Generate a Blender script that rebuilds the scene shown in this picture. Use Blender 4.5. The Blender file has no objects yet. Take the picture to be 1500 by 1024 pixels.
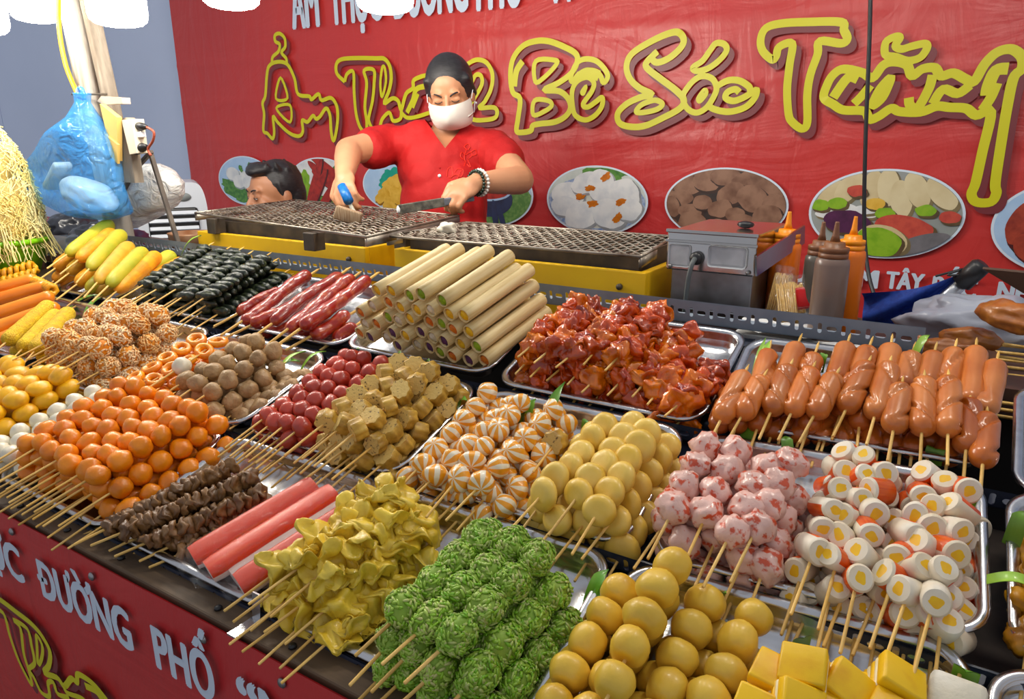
import bpy, bmesh, math, random
from mathutils import Vector, Matrix, Euler, noise
from mathutils.bvhtree import BVHTree
R = math.radians
random.seed(7)
SC = bpy.context.scene
COL = SC.collection

# ------------------------------------------------------------------ camera
F_PX, PITCH, YAW = 1048.7, R(16.18), R(31.93)
CAM = Vector((0.0, 0.0, 1.37))
cam_d = bpy.data.cameras.new('camera'); cam_d.sensor_width = 36.0; cam_d.lens = F_PX/1500*36.0; cam_d.clip_start = 0.02
cam_o = bpy.data.objects.new('camera', cam_d); COL.objects.link(cam_o)
cam_o.location = CAM; cam_o.rotation_euler = (R(90)-PITCH, 0, YAW)
SC.camera = cam_o

# ------------------------------------------------------------------ world, exposure
W = bpy.data.worlds.new('World'); SC.world = W; W.use_nodes = True
bg = W.node_tree.nodes['Background']; bg.inputs[0].default_value = (.86, .90, 1.0, 1); bg.inputs[1].default_value = 0.45
SC.view_settings.view_transform = 'Standard'; SC.view_settings.look = 'None'
SC.view_settings.exposure = 0.20; SC.view_settings.gamma = 1.0; SC.view_settings.use_curve_mapping = False
BULB_POWER = 48.0      # emission of every bulb's diffuser
BULB_COLOR = (1.0, 0.93, 0.82)

# ------------------------------------------------------------------ photo pixel -> direction, sloped display frame
def ray(px, py):
    x = px-750; u = 512-py
    up = u*math.cos(PITCH)-F_PX*math.sin(PITCH); fw = F_PX*math.cos(PITCH)+u*math.sin(PITCH)
    return Vector((x*math.cos(YAW)-fw*math.sin(YAW), x*math.sin(YAW)+fw*math.cos(YAW), up))
def at_depth(px, py, d): return CAM + ray(px, py)*(d/F_PX)
def at_y(px, py, Y): r = ray(px, py); return CAM + r*(Y/r.y)
def at_z(px, py, Z): r = ray(px, py); return CAM + r*((Z-CAM.z)/r.z)
TILT = R(17.86); YF = 0.451; Z0 = 0.85            # front lip of the display, slope of the display
SLOPE = Matrix.Translation((0, YF, Z0)) @ Matrix.Rotation(TILT, 4, 'X')
SLOPE_I = SLOPE.inverted()
def uvw(px, py, w=0.0):                           # pixel -> sloped frame at height w above the display plane
    o = SLOPE_I @ CAM; d = SLOPE_I.to_3x3() @ ray(px, py); t = (w-o.z)/d.z
    return o + d*t
def uvw_v(px, py, v):                             # pixel -> sloped frame on the plane at depth v
    o = SLOPE_I @ CAM; d = SLOPE_I.to_3x3() @ ray(px, py); t = (v-o.y)/d.y
    return o + d*t

# ------------------------------------------------------------------ scene helpers
def tag(o, label=None, cat=None, group=None, kind=None):
    if label: o['label'] = label
    if cat: o['category'] = cat
    if group: o['group'] = group
    if kind: o['kind'] = kind
    return o
def obj(name, me, m=None, parent=None, mat4=None):
    o = bpy.data.objects.new(name, me); COL.objects.link(o)
    if m is not None and me is not None and not me.materials: me.materials.append(m)
    if parent: o.parent = parent
    if mat4 is not None: o.matrix_local = mat4
    return o
def empty(name, mat4, label, cat, group=None):
    o = bpy.data.objects.new(name, None); COL.objects.link(o); o.matrix_world = mat4; o.empty_display_size = .02
    return tag(o, label, cat, group)
def T(x, y=None, z=None): return Matrix.Translation((x, y, z) if y is not None else x)
def RX(a): return Matrix.Rotation(a, 4, 'X')
def RY(a): return Matrix.Rotation(a, 4, 'Y')
def RZ(a): return Matrix.Rotation(a, 4, 'Z')
def SCL(x, y, z): return Matrix.Diagonal((x, y, z, 1))

def eval_mesh(o):                                  # evaluated copy of one object's mesh, made in a scene of its own
    sc = bpy.data.scenes.new('eval'); sc.collection.objects.link(o)
    with bpy.context.temp_override(scene=sc, view_layer=sc.view_layers[0]):
        dg = bpy.context.evaluated_depsgraph_get(); me = bpy.data.meshes.new_from_object(o.evaluated_get(dg))
    bpy.data.objects.remove(o); bpy.data.scenes.remove(sc); return me
class MB:                                         # mesh builder: collects (verts, faces, material slot)
    def __init__(s): s.v = []; s.f = []; s.m = []
    def add(s, vf, mat4=None, slot=0):
        v, f = vf; n = len(s.v)
        s.v += [(mat4 @ Vector(p)) if mat4 is not None else Vector(p) for p in v]
        s.f += [tuple(i+n for i in q) for q in f]; s.m += [slot]*len(f)
        return s
    def mesh(s, name, mats=(), smooth=True):
        me = bpy.data.meshes.new(name); me.from_pydata([tuple(p) for p in s.v], [], s.f)
        for m in mats: me.materials.append(m)
        me.polygons.foreach_set('material_index', s.m)
        me.polygons.foreach_set('use_smooth', [smooth]*len(s.f)); me.update()
        return me
_ico = {}
def ico(sub):
    if sub not in _ico:
        b = bmesh.new(); bmesh.ops.create_icosphere(b, subdivisions=sub, radius=1.0)
        b.verts.index_update(); _ico[sub] = ([v.co.copy() for v in b.verts], [tuple(v.index for v in f.verts) for f in b.faces]); b.free()
    return _ico[sub]
def blob(rx, ry, rz, amp=0.0, freq=1.0, seed=0, sub=3, octaves=1, flat=None):
    v, f = ico(sub); out = []; off = Vector((seed*13.7, seed*7.3, seed*3.1))
    for p in v:
        k = 1.0
        if amp:
            q = p*freq + off
            n = noise.noise(q) if octaves == 1 else noise.turbulence(q, octaves, False)*2-0.6
            k += amp*n
        q = Vector((p.x*rx, p.y*ry, p.z*rz))*k
        if flat: q.y = max(-flat, min(flat, q.y))
        out.append(q)
    return out, f
def lathe(prof, n=16, axis='Z'):                  # prof: list of (along, radius)
    v = []; f = []
    for (a, r) in prof:
        for i in range(n):
            t = 2*math.pi*i/n; v.append(Vector((r*math.cos(t), r*math.sin(t), a)))
    for j in range(len(prof)-1):
        for i in range(n):
            k = (i+1) % n; f.append((j*n+i, j*n+k, (j+1)*n+k, (j+1)*n+i))
    f.append(tuple(range(n-1, -1, -1))); f.append(tuple((len(prof)-1)*n+i for i in range(n)))
    if axis == 'Y': v = [Vector((p.x, p.z, -p.y)) for p in v]
    if axis == 'X': v = [Vector((p.z, p.y, -p.x)) for p in v]
    return v, f
def tube(pts, rad, n=8, cap=True):
    pts = [Vector(p) for p in pts]; v = []; f = []; N = len(pts)
    rs = rad if isinstance(rad, (list, tuple)) else [rad]*N
    up = None
    for j, p in enumerate(pts):
        d = (pts[min(j+1, N-1)]-pts[max(j-1, 0)]).normalized()
        if up is None:
            up = Vector((0, 0, 1)) if abs(d.z) < .9 else Vector((1, 0, 0))
        a = d.cross(up)
        if a.length < 1e-6: a = d.cross(Vector((1, .3, 0)))
        a.normalize(); up = a.cross(d).normalized()
        for i in range(n):
            t = 2*math.pi*i/n; v.append(p + (a*math.cos(t)+up*math.sin(t))*rs[j])
    for j in range(N-1):
        for i in range(n):
            k = (i+1) % n; f.append((j*n+i, j*n+k, (j+1)*n+k, (j+1)*n+i))
    if cap: f.append(tuple(range(n-1, -1, -1))); f.append(tuple((N-1)*n+i for i in range(n)))
    return v, f
def box(sx, sy, sz, bev=0.0, seg=2, c=(0, 0, 0)):
    b = bmesh.new(); bmesh.ops.create_cube(b, size=1.0)
    for q in b.verts: q.co = Vector((q.co.x*sx, q.co.y*sy, q.co.z*sz))
    if bev: bmesh.ops.bevel(b, geom=b.edges[:], offset=bev, segments=seg, profile=.5, affect='EDGES')
    for q in b.verts: q.co += Vector(c)
    b.verts.index_update(); r = ([q.co.copy() for q in b.verts], [tuple(q.index for q in f.verts) for f in b.faces]); b.free(); return r
def bar(p0, p1, wx, wz, bev=0.0, up=(0, 0, 1)):   # box beam between two points
    p0 = Vector(p0); p1 = Vector(p1); d = p1-p0; L = d.length; d.normalize()
    a = d.cross(Vector(up)).normalized(); u = a.cross(d)
    m = Matrix((( a.x, d.x, u.x, (p0.x+p1.x)/2), (a.y, d.y, u.y, (p0.y+p1.y)/2), (a.z, d.z, u.z, (p0.z+p1.z)/2), (0, 0, 0, 1)))
    v, f = box(wx, L, wz, bev)
    return [m @ q for q in v], f
def smooth_line(pts, closed=False, k=5):          # Catmull-Rom
    P = [Vector(p) for p in pts]; n = len(P); out = []
    rng = range(n) if closed else range(n-1)
    for i in rng:
        if closed: a, b, c, d = P[(i-1) % n], P[i], P[(i+1) % n], P[(i+2) % n]
        else: a, b, c, d = P[max(i-1, 0)], P[i], P[i+1], P[min(i+2, n-1)]
        for j in range(k):
            t = j/k
            out.append(.5*((2*b)+(c-a)*t+(2*a-5*b+4*c-d)*t*t+(3*b-a-3*c+d)*t**3))
    if not closed: out.append(P[-1])
    return out
def superellipse(rx, ry, e, n):
    o = []
    for i in range(n):
        t = 2*math.pi*i/n; c, s = math.cos(t), math.sin(t)
        o.append((math.copysign(abs(c)**(2/e), c)*rx, math.copysign(abs(s)**(2/e), s)*ry))
    return o

# ------------------------------------------------------------------ materials
def vivid(c, k=1.14):                              # slightly stronger colour
    l = .30*c[0]+.59*c[1]+.11*c[2]; return tuple(min(.9, max(.002, l+(q-l)*k)) for q in c)
def _mat(name):
    m = bpy.data.materials.new(name); m.use_nodes = True; nt = m.node_tree
    return m, nt, nt.nodes['Principled BSDF']
def mat(name, c, rough=.5, metal=0.0, spec=.5, coat=0.0, trans=0.0, alpha=1.0, emit=0.0, ecol=None, c2=None, scale=20.0, detail=3.0, bump=0.0, bscale=None,
        rnd=0.0, lo=.35, hi=.65, sss=0.0, coord='Object', stretch=None, bdist=.002, sheen=0.0):
    m, nt, b = _mat(name); N = nt.nodes; L = nt.links
    if not metal: c = vivid(c); c2 = vivid(c2) if c2 else None
    b.inputs['Base Color'].default_value = (*c, 1); b.inputs['Roughness'].default_value = rough; b.inputs['Metallic'].default_value = metal
    b.inputs['Specular IOR Level'].default_value = spec; b.inputs['Coat Weight'].default_value = coat; b.inputs['Coat Roughness'].default_value = .12
    b.inputs['Transmission Weight'].default_value = trans; b.inputs['Alpha'].default_value = alpha
    if sheen: b.inputs['Sheen Weight'].default_value = sheen
    if sss:
        b.inputs['Subsurface Weight'].default_value = sss; b.inputs['Subsurface Radius'].default_value = (1, .6, .3); b.inputs['Subsurface Scale'].default_value = .006
    if emit:
        b.inputs['Emission Color'].default_value = (*(ecol or c), 1); b.inputs['Emission Strength'].default_value = emit
    vec = None
    if c2 or bump:
        tc = N.new('ShaderNodeTexCoord'); mp = N.new('ShaderNodeMapping'); L.new(tc.outputs[coord], mp.inputs[0]); vec = mp.outputs[0]
        if stretch: mp.inputs['Scale'].default_value = stretch
        if rnd or coord == 'Object':
            oi = N.new('ShaderNodeObjectInfo'); cb = N.new('ShaderNodeCombineXYZ')
            mu = N.new('ShaderNodeMath'); mu.operation = 'MULTIPLY'; mu.inputs[1].default_value = 37.0; L.new(oi.outputs['Random'], mu.inputs[0])
            L.new(mu.outputs[0], cb.inputs[0]); L.new(mu.outputs[0], cb.inputs[1]); L.new(cb.outputs[0], mp.inputs['Location'])
    src = None
    if c2:
        nz = N.new('ShaderNodeTexNoise'); nz.inputs['Scale'].default_value = scale; nz.inputs['Detail'].default_value = detail; L.new(vec, nz.inputs['Vector'])
        rp = N.new('ShaderNodeValToRGB'); rp.color_ramp.elements[0].position = lo; rp.color_ramp.elements[1].position = hi
        rp.color_ramp.elements[0].color = (*c, 1); rp.color_ramp.elements[1].color = (*c2, 1)
        L.new(nz.outputs['Fac'], rp.inputs[0]); src = rp.outputs[0]
    if rnd:
        oi2 = N.new('ShaderNodeObjectInfo'); mr = N.new('ShaderNodeMapRange'); mr.inputs[3].default_value = 1-rnd; mr.inputs[4].default_value = 1+rnd
        L.new(oi2.outputs['Random'], mr.inputs[0])
        hs = N.new('ShaderNodeHueSaturation'); L.new(mr.outputs[0], hs.inputs['Value'])
        if src: L.new(src, hs.inputs['Color'])
        else: hs.inputs['Color'].default_value = (*c, 1)
        src = hs.outputs[0]
    if src: L.new(src, b.inputs['Base Color'])
    if bump:
        n2 = N.new('ShaderNodeTexNoise'); n2.inputs['Scale'].default_value = bscale or scale; n2.inputs['Detail'].default_value = 4; L.new(vec, n2.inputs['Vector'])
        bp = N.new('ShaderNodeBump'); bp.inputs['Strength'].default_value = bump; bp.inputs['Distance'].default_value = bdist
        L.new(n2.outputs['Fac'], bp.inputs['Height']); L.new(bp.outputs[0], b.inputs['Normal'])
    return m
def film(name, c, alpha, rough=.08, bump=.5, bscale=18, c2=None, gloss=False):     # thin clear plastic film
    m, nt, b = _mat(name); N = nt.nodes; L = nt.links
    if gloss: b = N.new('ShaderNodeBsdfGlossy'); b.inputs['Color'].default_value = (*c, 1); b.inputs['Roughness'].default_value = rough
    else: b.inputs['Base Color'].default_value = (*c, 1); b.inputs['Roughness'].default_value = rough; b.inputs['Specular IOR Level'].default_value = .6
    tr = N.new('ShaderNodeBsdfTransparent'); mx = N.new('ShaderNodeMixShader'); tr.inputs[0].default_value = (*(c2 or (1, 1, 1)), 1)
    mx.inputs[0].default_value = alpha; L.new(tr.outputs[0], mx.inputs[1]); L.new(b.outputs[0], mx.inputs[2])
    L.new(mx.outputs[0], nt.nodes['Material Output'].inputs[0])
    tc = N.new('ShaderNodeTexCoord'); n2 = N.new('ShaderNodeTexNoise'); n2.inputs['Scale'].default_value = bscale; n2.inputs['Detail'].default_value = 3
    n2.inputs['Distortion'].default_value = 1.5
    L.new(tc.outputs['Object'], n2.inputs['Vector']); bp = N.new('ShaderNodeBump'); bp.inputs['Strength'].default_value = bump; bp.inputs['Distance'].default_value = .02
    L.new(n2.outputs['Fac'], bp.inputs['Height']); L.new(bp.outputs[0], b.inputs['Normal'])
    return m

M = {}
M['steel'] = mat('stainless_steel', (.62, .62, .63), rough=.24, metal=1.0, c2=(.52, .52, .53), scale=9, bump=.08, bscale=30, stretch=(1, 8, 8))
M['steel_dull'] = mat('worn_steel', (.40, .40, .41), rough=.36, metal=.9, c2=(.22, .21, .20), scale=14, bump=.1)
M['rail_grey'] = mat('grey_painted_steel', (.23, .27, .32), rough=.45, c2=(.28, .32, .37), scale=30)
M['rail_dark'] = mat('dark_blue_painted_steel', (.035, .045, .075), rough=.4, c2=(.07, .08, .10), scale=40, lo=.5, hi=.8)
M['wood_dark'] = mat('dark_worn_wood', (.055, .035, .02), rough=.7, c2=(.13, .085, .05), scale=12, detail=6, bump=.5, stretch=(.3, 3, 3))
M['wood_grey'] = mat('weathered_grey_wood', (.30, .26, .21), rough=.85, c2=(.16, .13, .10), scale=8, detail=6, bump=.6, bscale=30, stretch=(6, 6, .6))
M['bamboo_pole'] = mat('weathered_pole', (.36, .33, .29), rough=.8, c2=(.16, .12, .09), scale=5, detail=7, bump=.6, bscale=18, stretch=(10, 10, .8), lo=.45, hi=.75)
M['concrete'] = mat('concrete_floor', (.16, .16, .16), rough=.85, c2=(.25, .24, .23), scale=4, bump=.3, coord='Object')
M['wall'] = mat('grey_blue_wall_panel', (.58, .65, .82), rough=.5, c2=(.61, .68, .85), scale=2)
M['stick'] = mat('bamboo_stick', (.80, .55, .22), rough=.55, c2=(.66, .40, .12), scale=25, rnd=.18, stretch=(6, .5, 6))
M['black'] = mat('black_plastic', (.012, .012, .013), rough=.4)
M['white_pl'] = mat('white_plastic', (.78, .79, .80), rough=.35)
M['leaf'] = mat('pandan_leaf', (.10, .26, .03), rough=.4, c2=(.22, .42, .07), scale=6, rnd=.25, stretch=(8, .6, 1), coat=.2)
M['leaf_light'] = mat('light_pandan_leaf', (.36, .56, .10), rough=.4, c2=(.24, .45, .07), scale=6, rnd=.15, coat=.2)

# ------------------------------------------------------------------ ceiling-less stall: floor, back wall
def plain_box(name, x0, x1, y0, y1, z0, z1, m, parent=None, bev=0.0):
    return obj(name, MB().add(box(x1-x0, y1-y0, z1-z0, bev, c=((x0+x1)/2, (y0+y1)/2, (z0+z1)/2))).mesh(name, smooth=False), m, parent)
tag(plain_box('floor', -7, 4, -2.5, 3.2, -.05, 0, M['concrete']), kind='structure')
YB = 2.40                                          # the banner's plane
wall = plain_box('wall_back', -7, 3.2, YB+.10, YB+.16, 0, 3.1, M['wall']); tag(wall, kind='structure')
sx = [at_y(159, 90, YB+.09).x, at_y(10, 200, YB+.09).x]
edges = [-7, sx[1], sx[0], sx[0]+1.22, sx[0]+2.44, sx[0]+3.66, sx[0]+4.88, 3.2]
for a, b in zip(edges[:-1], edges[1:]):
    plain_box('wall_panel', a+.004, b-.004, YB+.08, YB+.10, 0, 3.1, M['wall'], wall, .003)

# ------------------------------------------------------------------ printed vinyl banners
def vinyl(name, c, c2):
    m, nt, b = _mat(name); N = nt.nodes; L = nt.links
    tc = N.new('ShaderNodeTexCoord')
    n1 = N.new('ShaderNodeTexNoise'); n1.inputs['Scale'].default_value = 1.2; n1.inputs['Detail'].default_value = 3; L.new(tc.outputs['Object'], n1.inputs['Vector'])
    rp = N.new('ShaderNodeValToRGB'); rp.color_ramp.elements[0].color = (*c, 1); rp.color_ramp.elements[1].color = (*c2, 1)
    rp.color_ramp.elements[0].position = .3; rp.color_ramp.elements[1].position = .7
    L.new(n1.outputs['Fac'], rp.inputs[0]); L.new(rp.outputs[0], b.inputs['Base Color'])
    b.inputs['Roughness'].default_value = .36; b.inputs['Specular IOR Level'].default_value = .5
    mp = N.new('ShaderNodeMapping'); mp.inputs['Scale'].default_value = (5, 5, 1.1); mp.inputs['Rotation'].default_value = (0, .15, 0); L.new(tc.outputs['Object'], mp.inputs[0])
    n2 = N.new('ShaderNodeTexNoise'); n2.inputs['Scale'].default_value = 2.2; n2.inputs['Detail'].default_value = 5; n2.inputs['Distortion'].default_value = 1.2; L.new(mp.outputs[0], n2.inputs['Vector'])
    mp3 = N.new('ShaderNodeMapping'); mp3.inputs['Scale'].default_value = (.9, .9, 2.2); L.new(tc.outputs['Object'], mp3.inputs[0])
    n3 = N.new('ShaderNodeTexNoise'); n3.inputs['Scale'].default_value = 2.2; n3.inputs['Detail'].default_value = 4; n3.inputs['Distortion'].default_value = 2.0; L.new(mp3.outputs[0], n3.inputs['Vector'])
    ad = N.new('ShaderNodeMath'); L.new(n2.outputs['Fac'], ad.inputs[0]); L.new(n3.outputs['Fac'], ad.inputs[1])
    bp = N.new('ShaderNodeBump'); bp.inputs['Strength'].default_value = .30; bp.inputs['Distance'].default_value = .02
    L.new(ad.outputs[0], bp.inputs['Height']); L.new(bp.outputs[0], b.inputs['Normal'])
    return m
M['vinyl'] = vinyl('red_vinyl', (.54, .030, .032), (.61, .040, .032))
def ink(name, c, rough=.4, c2=None, scale=20, **k): return mat(name, c, rough=rough, c2=c2, scale=scale, **k)
M['ink_yellow'] = ink('yellow_green_print', (.62, .58, .04), c2=(.66, .62, .05), scale=3)
M['ink_shadow'] = ink('dark_shadow_print', (.17, .03, .035))
M['ink_white'] = ink('pale_blue_white_print', (.62, .70, .80))

BX0, BX1, BZ0, BZ1 = at_y(245, 0, YB).x, .62, .72, 2.30
folds = [at_y(970, 36, YB).z, at_y(1180, 300, YB).z, at_y(1000, 120, YB).z, at_y(1000, 205, YB).z]
v = []; f = []; nx, nz = 150, 90
for j in range(nz+1):
    for i in range(nx+1):
        x = BX0+(BX1-BX0)*i/nx; z = BZ0+(BZ1-BZ0)*j/nz
        y = YB + .010 + .0022*noise.noise(Vector((x*3, z*2, 1))) + .0012*noise.noise(Vector((x*9, z*6, 4)))
        for fz in folds: y -= .0025*math.exp(-((z-fz)/.012)**2)
        v.append((x, y, z))
for j in range(nz):
    for i in range(nx):
        a = j*(nx+1)+i; f.append((a, a+1, a+nx+2, a+nx+1))
n0 = len(v)
mb = MB().add((v, f)); mb.add(([(p[0], p[1]+.0015, p[2]) for p in v], [tuple(reversed(q)) for q in f]))
banner = tag(obj('stall_banner', mb.mesh('stall_banner'), M['vinyl']), 'large red vinyl banner with yellow outlined lettering and food photos on back wall', 'banner')

def ribbon(pts, width, to3, lift, closed=False, k=5):    # flat stroke along a pixel polyline laid on a plane
    P = [to3(*p) for p in pts]; P = smooth_line(P, closed, k); n = len(P); v = []; f = []
    for i, p in enumerate(P):
        a = P[(i-1) % n] if (closed or i) else p; b = P[(i+1) % n] if (closed or i < n-1) else p
        d = (b-a); d.y = 0
        if d.length < 1e-7: d = Vector((1, 0, 0))
        d.normalize(); s = Vector((-d.z, 0, d.x))*width/2
        l_ = Vector((0, -lift-.000008*i, 0)); v += [p+s+l_, p-s+l_]
    for i in range(n if closed else n-1):
        j = (i+1) % n; f.append((2*i, 2*i+1, 2*j+1, 2*j))
    return v, f
def zr(x0, y0, s): return lambda L: [(x0+p[0]/s, y0+p[1]/s) for p in L]
A_ = zr(380, 20, 4.412); B_ = zr(700, 40, 3.571); C_ = zr(1100, 10, 3.3025); D_ = zr(580, 70, 3.655); G_ = zr(0, 760, 3.877)
big = {
 'lettering_am': [(A_([(75,335),(130,312),(190,330),(235,420),(258,520),(330,535),(345,555),(390,520),(410,560),(470,545),(505,590),(515,660),(505,760),(487,822),(472,760),(465,660),(440,612),(400,665),(375,680),(355,660),(320,700),(285,690),(290,760),(262,792),(200,770),(130,705),(98,665),(105,760),(95,808),(62,775),(35,755),(40,650),(30,580),(48,530),(58,400)]), 1, .016),
   (A_([(145,415),(190,545),(115,548)]), 1, .013), (A_([(118,612),(206,592),(206,702)]), 1, .013),
   (A_([(90,318),(96,280),(132,245),(140,200),(112,180),(110,142),(140,130),(172,160),(176,215),(152,252),(182,290),(186,328)]), 0, .015)],
 'lettering_thuc': [(A_([(560,440),(510,390),(505,330),(540,296),(640,288),(760,290),(815,293),(850,340),(860,420),(845,500),(815,580),(868,548),(905,565),(925,620),(955,520),(1000,482),(1005,432),(1060,405)]), 0, .016),
   (A_([(560,440),(575,390),(615,378),(620,500),(632,640),(657,730),(695,765),(702,700),(690,600),(702,450),(685,368),(748,366),(750,450),(740,560),(722,640),(715,690),(742,745),(782,742),(802,682),(848,640),(872,692),(920,678),(926,620)]), 0, .015),
   (A_([(802,350),(790,450),(800,540),(826,440),(818,352)]), 1, .012), (A_([(962,640),(1000,560),(1022,490),(1080,470)]), 0, .02), (A_([(926,640),(962,672),(1020,668),(1110,640)]), 0, .015), (A_([(1000,610),(1035,520)]), 0, .013),
   (A_([(1060,405),(1110,400),(1140,440),(1120,520),(1150,640)]), 0, .015)],
 'lettering_two': [(D_([(395,85),(440,65),(490,80),(522,140),(515,220),(480,290),(452,322),(530,320),(548,350),(525,380),(440,388),(398,370),(388,330),(420,280),(465,200),(462,152),(432,148),(402,200),(370,180),(375,110)]), 1, .016)],
 'lettering_be': [(B_([(208,542),(215,480),(226,375),(188,340),(176,250),(190,165),(240,100),(310,73),(380,75),(460,105),(518,140),(524,185),(495,240),(430,290),(352,328),(430,335),(475,370),(490,420),(465,465),(410,495),(330,505),(292,515),(284,540),(240,550)]), 1, .017),
   (B_([(308,178),(306,285),(350,265),(412,200),(412,174)]), 1, .014), (B_([(302,384),(296,458),(350,442),(392,410),(372,384)]), 1, .014), (B_([(240,178),(208,230),(196,310)]), 0, .02),
   (B_([(492,262),(518,195),(560,168),(620,175),(665,215),(685,258),(662,290),(640,245),(580,225),(530,250),(502,285)]), 1, .015), (B_([(530,262),(590,240),(640,255)]), 0, .03),
   (B_([(500,330),(530,280),(580,262),(612,290),(602,335),(556,402),(580,418),(620,392),(655,368),(655,412),(620,460),(570,485),(520,465),(503,420)]), 1, .015), (B_([(572,308),(548,340),(560,348)]), 1, .01)],
 'lettering_soc': [(B_([(1060,32),(1015,30),(920,70),(812,138),(782,205),(800,270),(850,318),(915,352),(860,365),(785,400),(737,450),(745,500),(800,520),(880,515),(980,470),(1060,425),(1082,380),(1040,330),(960,270),(888,212),(892,178),(945,128),(915,158),(940,185),(1000,165),(1060,115),(1082,70)]), 1, .017),
   (B_([(832,442),(862,405),(930,382),(970,402),(940,430),(870,446)]), 1, .014), (B_([(1128,212),(1180,175),(1220,120),(1250,85),(1292,90),(1305,122),(1270,170),(1210,215),(1152,230)]), 1, .015),
   (B_([(1082,345),(1130,282),(1180,256),(1230,270),(1252,315),(1240,360),(1200,420),(1150,447),(1105,430),(1080,388)]), 1, .015), (B_([(1190,330),(1160,370),(1166,386),(1196,350)]), 1, .013),
   (B_([(1250,312),(1310,280),(1370,280),(1420,310),(1435,342),(1462,328),(1450,372),(1400,420),(1320,442),(1250,432),(1205,410)]), 0, .016), (B_([(1372,342),(1350,325),(1310,340),(1300,370),(1340,386),(1390,370),(1432,345)]), 0, .016)],
 'lettering_trang': [(C_([(105,256),(60,215),(50,160),(75,105),(150,82),(280,75),(438,76),(452,115),(468,155),(440,178),(335,168),(325,230),(290,330),(275,430),(275,560),(250,590),(205,560),(185,520),(178,400),(190,280),(202,180),(140,195),(125,240)]), 1, .017),
   (C_([(355,440),(370,380),(400,330),(450,302),(540,320),(590,345),(640,285),(690,267),(755,282),(780,335),(830,302),(890,297),(920,335),(980,322),(1040,352),(1080,362),(1130,280),(1190,222),(1260,207),(1310,245),(1310,300),(1270,345),(1240,480),(1210,660),(1182,850),(1187,900),(1160,943),(1090,943),(1067,905),(1087,850),(1120,700),(1160,510),(1090,525),(1040,492),(960,487),(900,482),(820,510),(720,507),(680,492),(620,530),(575,545),(550,505),(450,500),(400,472)]), 1, .018),
   (C_([(680,342),(622,400),(587,480),(640,440)]), 1, .016), (C_([(652,232),(655,172),(700,146),(722,152),(700,190),(730,206),(780,192),(842,180),(852,202),(820,246),(760,262),(700,243)]), 1, .015),
   (C_([(400,440),(470,345),(520,350)]), 0, .02), (C_([(500,470),(540,430),(580,380)]), 0, .018), (C_([(765,440),(770,475),(805,492),(860,400),(880,330)]), 0, .018), (C_([(880,470),(930,400),(1000,420),(1060,380)]), 0, .018),
   (C_([(1245,300),(1185,310),(1150,380),(1140,430)]), 0, .022), (C_([(1120,500),(1160,440),(1190,370)]), 0, .018)],
}
p3 = lambda px, py: at_y(px, py, YB)
def lettering(parent, name, strokes, to3, lift, sh=(.022, -.024), k=1.0):
    a = MB(); b = MB()
    for i, (pts, closed, wd) in enumerate(strokes):
        vf = ribbon(pts, wd*k, to3, lift+.0002*i, closed); a.add(vf)
        b.add(vf, T(sh[0], .0012, sh[1]))
    o = obj(name, a.mesh(name), M['ink_yellow'], parent)
    s = obj('printed_drop_shadow', b.mesh('printed_drop_shadow'), M['ink_shadow'], parent)
    return o
for nm, st in big.items(): lettering(banner, nm, st, p3, .0075, sh=(.016, -.018), k={'lettering_trang': 1.35, 'lettering_soc': 1.25, 'lettering_be': 1.2}.get(nm, 1.05))

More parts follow.
